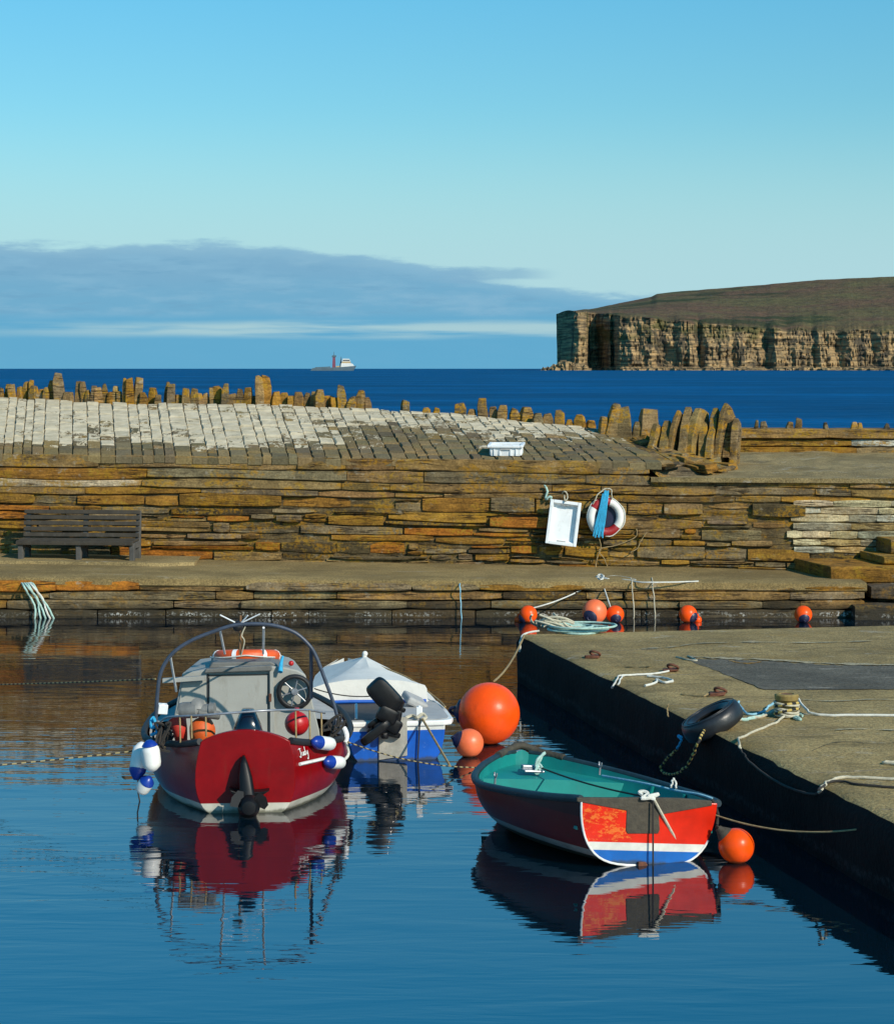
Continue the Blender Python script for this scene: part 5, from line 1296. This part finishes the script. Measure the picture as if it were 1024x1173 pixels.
b_ = MB(); b_.tube([ring_c + Vector((math.cos(t_) * .27, -.03, math.sin(t_) * .27 + .012 * math.sin(6 * t_))) for t_ in [R(10 * i) for i in range(36)]], .008, 6, True); b_.build('grab_line', M['ropewhite'], rg)
bk = MB(); bk.lathe([(0, 0), (.15, 0), (.15, .02), (0, .02)], ring_c + Vector((.0, .035, .0)), (0, 1, 0), 28); bk.build('backing_board', M['buoycap'], rg)
b_ = MB(); random.seed(2)
for k in range(12):
    o_ = random.uniform(-.05, .03); b_.tube(spline([ring_c + Vector((o_ + .0, -.08, .36 + random.uniform(-.03, .02))), ring_c + Vector((o_ * 1.2 - .03, -.10, .15)), ring_c + Vector((o_ * 1.4 - .07 + random.uniform(-.02, .02), -.10, -.05)), ring_c + Vector((o_ * 1.8 - .10, -.09, -.22 + random.uniform(-.08, .02)))], 6), .011, 6)
b_.build('throw_rope', M['ropeblue'], props=dict(label='bright blue throw rope hanging in a hank through the lifebuoy ring', category='rope'))
rope('tie_cord', [ring_c + Vector((-.22, -.03, .08)), ring_c + Vector((-.13, -.06, .30)), ring_c + Vector((-.05, -.05, .38)), ring_c + Vector((.02, -.05, .40)), ring_c + Vector((.07, -.06, .38)), ring_c + Vector((.08, -.05, .24))], .011, 'ropepale', 'pale cord looped over the top of the lifebuoy on the wall')
def wp(px, py, off=-.06): D = 31.8; x = (px - CX) * D / F; D = Yw(x) + off; return P(px, py, D)
rope('wall_rope', [wp(625, 565), wp(640, 563), wp(660, 562), wp(685, 559)], .008, 'ropedark', 'thin dark rope strung along the wall above the hung crate')
rope('wall_rope', [wp(624, 556), wp(627, 563), wp(625, 572), wp(630, 569), wp(632, 574)], .020, 'ropeteal', 'dull green rope knot on the wall above the hung crate')
rope('hanging_line', [wp(686, 615), wp(688, 628), wp(684, 640), wp(682, 652, -.1), G(690, 657, .46), G(696, 652, .46), wp(692, 640), wp(686, 632), wp(690, 628), wp(708, 624), wp(728, 615), wp(729, 606)], .009, 'ropetan', 'tan line trailing from the lifebuoy down the wall in loops')
rope('hanging_line', [wp(722, 633), wp(730, 628), wp(735, 618), wp(741, 610)], .008, 'ropetan', 'short tan line end on the wall right of the lifebuoy')
def wk(px, py): return G(px, py, .47) + Vector((0, 0, .012))
def face_pt(px, z): x = (px - CX) * 29.9 / F; return Vector((x, 29.94, z))
for i in range(5):
    pts = [wk(-14, 651 + i), wk(4 + i * 2, 655 + i * 2), face_pt(24 + 3 * i, .46), face_pt(34 + i * 3 + (i % 2) * 4, .28), face_pt(40 + i * 4, .12), face_pt((38, 46, 52, 58, 62)[i], -.05)]
    rope('hanging_rope', pts, .016, 'ropeteal' if i != 3 else 'ropewhite', 'sea green rope strand hanging over the walkway edge at the far left', group='rope strands at the left walkway edge')
rope('hanging_line', [wk(530, 657), wk(528, 662), face_pt(527, .44), face_pt(527.5, .25), face_pt(529, -.05)], .010, 'ropepaleblue', 'thin pale blue line hanging down the walkway face behind the blue boat')
rope('walkway_line', [wk(524, 662.5), wk(560, 663.5), wk(600, 664), wk(640, 664), wk(686, 663.5)], .009, 'ropewhite', 'white line lying along the walkway edge to the knot')
rope('buoy_rope', hang(wk(686, 664) + Vector((0, -.1, 0)), c1_ + Vector((0, 0, r1_ * .6)), .05), .011, 'ropewhite', 'long white rope slanting down to the leftmost far buoy', False)
rope('buoy_rope', hang(wk(688, 664) + Vector((0, -.1, 0)), c3_ + Vector((-.06, 0, r3_ * .8)), .0), .012, 'ropewhite', 'white rope dropping from the knot to the small buoy with white rope', False)
rope('knot', [wk(684, 664), wk(687, 660), wk(691, 662), wk(688, 666), wk(684, 662), wk(690, 664), wk(697, 665), wk(687, 663)], .026, 'ropewhite', 'big white knot on the walkway edge above the far buoys', cat='rope')
rope('walkway_line', [wk(690, 663), wk(704, 661), wk(720, 663), wk(728, 666), wk(712, 665), wk(736, 668), wk(770, 668), wk(800, 667)], .011, 'ropewhite', 'white line lying on the walkway to the right of the knot')
for px, lb in ((724, 'pale line hanging over the walkway edge between the far buoys, nearer the lifebuoy'), (748, 'pale line hanging over the walkway edge left of the navy end buoy')):
    rope('hanging_line', [wk(px - 2, 663), wk(px, 667), face_pt(px, .42), face_pt(px + 2, .2), face_pt(px + 2.5, -.03)], .010, 'ropepale', lb)
# ------------------------------------------------------------------ things on the quay
def qp(px, py, up=.012): return G(px, py, ZQ) + Vector((0, 0, up))
random.seed(21)
b_ = MB()
cx_, cy_ = 660, 722.5
for k in range(7):
    rx, ry = random.uniform(20, 38), random.uniform(2.0, 4.5); ox = random.uniform(-6, 10)
    b_.tube(spline([qp(cx_ + ox + rx * math.cos(t_), cy_ + 1.5 + ry * math.sin(t_), .012 + .012 * k * .8) for t_ in [2 * math.pi * i / 14 for i in range(15)]], 4), .012, 6)
b_.build('rope_coil', M['ropeteal'], props=dict(label='flat coil of sea green and white rope on the far corner of the quay', category='rope coil'))
b_ = MB()
for k in range(9):
    rx = random.uniform(12, 26); ox = random.uniform(-24, -2); hh = random.uniform(.04, .16); sd = random.uniform(0, 6)
    b_.tube(spline([qp(cx_ - 8 + ox + rx * math.cos(t_ + sd), 722 + 1.8 * math.sin(t_ + sd), .03 + hh * max(0, math.sin(t_ * 1.0 + sd * .7)) ) for t_ in [2 * math.pi * i / 11 for i in range(11)]], 4), .013, 6)
b_.build('rope_coil', M['ropepale'], props=dict(label='tumbled heap of pale tan rope on the far corner of the quay', category='rope coil'))
e0 = edge(23.6)
rope('hanging_line', [qp(618, 724), qp(602, 727), e0 + Vector((-.03, 0, -.02)), e0 + Vector((-.05, 0, -.14))], .012, 'ropewhite', 'short white rope end hanging over the quay corner')
def qout(px, py, off=.17):
    d = Vector(((px - CX) / F, 1, -(py - HY) / F)); e = edge(14) - inw * off; t_ = (e - cam.location).dot(inw) / d.dot(inw); return cam.location + d * t_
def qface(px, py):                               # a point on the quay's dark face seen at a pixel
    d = Vector(((px - CX) / F, 1, -(py - HY) / F)); e = edge(14) - inw * .025; t_ = (e - cam.location).dot(inw) / d.dot(inw); return cam.location + d * t_
rope('quay_line', [qp(768, 770), qp(752, 773), qp(730, 774.5), qp(712, 775.5), qp(708, 777), qface(703, 785), qface(701, 788)], .011, 'ropewhite', 'white line lying over the quay edge in front of the rusty ring')
rope('quay_line', [qp(740, 776), qp(752, 777), qp(764, 779), qp(770, 782), qp(760, 783.5), qp(753, 780), qp(751, 784), qp(739, 787)], .013, 'ropewhite', 'loose curl of white rope on the quay near the white line')
rope('quay_line', [qface(708, 784), qp(712, 777.5), qp(716, 775)], .010, 'ropewhite', 'short white rope tail hooked over the quay edge')
rope('quay_line', [qp(775, 754), qp(786, 757), qp(798, 758), qp(788, 753)], .010, 'ropepale', 'pale rope scrap at the corner of the asphalt patch')
def iron_ring(px, py, label):
    root = thing('mooring_ring', qp(px, py, 0), label=label, category='mooring ring', group='rusty rings set in the quay')
    b = MB(); b.box(qp(px, py, .015), (.14, .10, .03), None, .01); b.build('staple', M['rust'], root, bevel=.006)
    b = MB(); b.torus(qp(px, py, .045) + Vector((.03, 0, 0)), (.3, .5, 1), .05, .012, 20, 8); b.build('ring', M['rust'], root, smooth=60)
iron_ring(678, 754, 'rusty mooring ring on the quay nearest the far corner')
iron_ring(767, 769.5, 'rusty mooring ring on the quay with the white line tied to it')
iron_ring(821, 797, 'rusty mooring ring on the quay just behind the black tyre')
rope('scrap_rope', [qp(806, 799), qp(814, 797), qp(824, 797.5), qp(819, 795)], .010, 'ropetan', 'scrap of brown rope on the rusty ring behind the tyre')
# tyre hung over the edge
tp = qp(822, 826, 0); tn = Vector((-.46, -.02, .88)).normalized()
ty = thing('tyre', tp, label='black tyre fender draped over the edge of the quay by the bollard', category='tyre')
tc = Vector((2.075, 17.75, ZQ + .045))
ax_, e1 = tn, Vector((0, 1, 0)).cross(tn).normalized(); e2 = tn.cross(e1).normalized()
if e2.z < 0: e2 = -e2
b_ = MB(); rows = []
for i in range(48):
    t_ = 2 * math.pi * i / 48; d = e1 * math.cos(t_) + e2 * math.sin(t_)
    pr = [(.135, -.045), (.165, -.070), (.225, -.078), (.262, -.060), (.272, -.02), (.272, .02), (.262, .060), (.225, .078), (.165, .070), (.135, .045), (.150, .03), (.225, .045), (.235, 0), (.225, -.045), (.150, -.03)]
    rows.append([tc + d * (r_ * .92) + ax_ * h_ * 1.0 for r_, h_ in pr])
rows.append(rows[0]); b_.grid(rows, closed=True); b_.build('carcass', M['tyre'], ty, smooth=50)
b_ = MB()
for r_ in (.20, .245):
    b_.torus(tc + ax_ * .077, ax_, r_ * .92, .004, 48, 6)
b_.build('sidewall_bead', M['tyre'], ty, smooth=60)
# bollard
bq = qp(901, 822, 0)
bo = thing('bollard', bq, label='short yellowed iron bollard on the quay wrapped with ropes', category='bollard')
b_ = MB(); b_.lathe([(0, -.01), (.085, -.01), (.085, .02), (.075, .04), (.075, .12), (.083, .135), (.095, .145), (.097, .18), (.088, .19), (.06, .192), (.055, .183), (0, .182)], bq, (0, 0, 1), 28); b_.build('post', M['bollard'], bo, smooth=40)
b_ = MB(); b_.lathe([(0, 0), (.055, 0), (.052, .003), (0, .003)], bq + Vector((0, 0, .184)), (0, 0, 1), 24); b_.build('hollow_top', M['rust'], bo)
random.seed(9)
b_ = MB()
for k in range(5):
    tl_ = Vector((random.uniform(-.25, .25), random.uniform(-.25, .25), 1)); b_.torus(bq + Vector((0, 0, .025 + .022 * k)), tl_, .088 + random.uniform(0, .012), .0105, 30, 7)
b_.build('rope_turns', M['ropepale'], props=dict(label='turns of pale rope wound round the bollard', category='rope'))
b_ = MB()
for k in range(2): b_.torus(bq + Vector((0, 0, .05 + .05 * k)), (random.uniform(-.3, .3), .2, 1), .098, .011, 30, 7)
b_.build('rope_turns', M['ropestripe'], props=dict(label='yellow and black rope wound round the bollard', category='rope'))
rope('bollard_line', [qp(890, 812, .07), qp(880, 813, .02), qp(872, 818), qp(858, 820), qp(849, 815, .03), qp(845, 811, .05)], .012, 'ropepaleblue', 'pale blue line from the bollard to the top of the tyre')
rope('bollard_line', [qp(889, 818, .05), qp(876, 822), qp(862, 824), qp(845, 827), qp(828, 829), qp(820, 832)], .012, 'ropepale', 'pale line lying along the quay from the bollard to under the tyre')
rope('bollard_line', [qp(890, 820, .04), qp(875, 821), qp(860, 825), qp(846, 826.5)], .017, 'ropeteal', 'thick sea green rope end lying beside the bollard')
rope('bollard_line', [qp(906, 823, .03), qp(912, 824), qp(917, 826), qp(909, 824), qp(913, 820), qp(918, 822)], .015, 'ropeteal', 'sea green rope knot at the foot of the bollard')
rope('bollard_line', [qp(915, 812, .08), qp(924, 818, .03), qp(940, 820.5), qp(980, 821), qp(1040, 821.5)], .012, 'ropewhite', 'white line running from the bollard along the quay to the right')
rope('bollard_line', [qp(898, 825, .03), qp(888, 830), qp(866, 839), qp(852, 846), qp(846, 848), qface(847, 854), qface(848, 858)], .011, 'ropepale', 'pale line from the foot of the bollard to the quay edge beside the tyre')
rope('hanging_line', [qface(848, 858), qface(853, 866), qface(862, 876), qface(885, 893), qface(910, 905), qface(932, 910), qface(940, 906)], .010, 'ropedark', 'dark weedy line hanging in a bight on the quay face right of the tyre')  # rest of the pale bollard line; its dark colour stands in for shade
rope('quay_line', [qface(938, 908), qface(941, 904), qp(946, 899), qp(952, 897), qp(963, 893), qp(990, 893), qp(1040, 896)], .013, 'ropepale', 'frayed pale line lying over the quay edge at the right')
rope('bollard_line', [qp(938, 907, .01), qp(948, 899), qp(962, 897), qp(985, 901), qp(1040, 905)], .010, 'ropedark', 'dark line lying beside the long pale line at the quay edge')
rope('quay_line', [qp(1040, 876), qp(1020, 874.5), qp(1012, 876), qp(1030, 878)], .011, 'ropepale', 'pale rope scrap at the right edge of the quay')
st_pts = [qp(845, 827), qp(825, 831), qp(812, 833), qout(806, 838, .06), qout(800, 850), qout(795, 862), qout(790, 872), qout(781, 883), qout(772, 887), qout(761, 886), qout(757, 880), qout(764, 869), qout(772, 862), qout(776, 857)]
rope('chain_rope', st_pts, .013, M['ropestripe'], 'yellow and black rope hanging in a loop below the tyre')
rope('hanging_line', [qout(776, 858), qout(780, 848), qout(777, 843), qout(781, 845)], .011, 'ropeblue', 'short blue rope end tied to the yellow and black loop')
rope('hanging_line', [TW(769, 902, .3), TW(770, 894, .32), TW(773, 893, .32), TW(774, 903, .3)], .009, 'ropewhite', 'small white loop of rope on the far gunwale of the teal boat')
rope('hanging_line', [qface(765, 807), qface(764.5, 815), qface(765, 821)], .008, 'ropetan', 'short tan line hanging from the quay edge left of the tyre')
# mooring lines across the water
rope('mooring_line', hang(LW(178, 778, .75), Vector((-8.5, 25.0, H - (782 - HY) * 25.0 / F)), .05, 20), .0065, M['ropestripe2'], 'cream and black mooring line from the hoop rail going off to the left', False)
rope('mooring_line', hang(LW(190, 856, .4), Vector((-5.5, 16.2, H - (896 - HY) * 16.2 / F)), .05, 20), .0065, M['ropestripe2'], 'yellow and black mooring line from the left quarter of the red boat', False)
rope('mooring_line', hang(LW(398, 850, .7), Vector((.25, 18.7, .01)), .05, 20), .0065, M['ropestripe2'], 'black and cream line from the red boat passing the blue transom', False)
rope('mooring_line', hang(TW(819, 934, .0), G(1040, 938, .45), .10, 20), .007, 'ropetan', 'thin brown line from the rowing boat stern to the right along the quay face', False)
rope('mooring_line', hang(LW(360, 789, 1.7), BW(432, 797, .0), .03, 12), .006, 'ropedark', 'thin dark line from the red boat to the outboard of the blue boat', False)
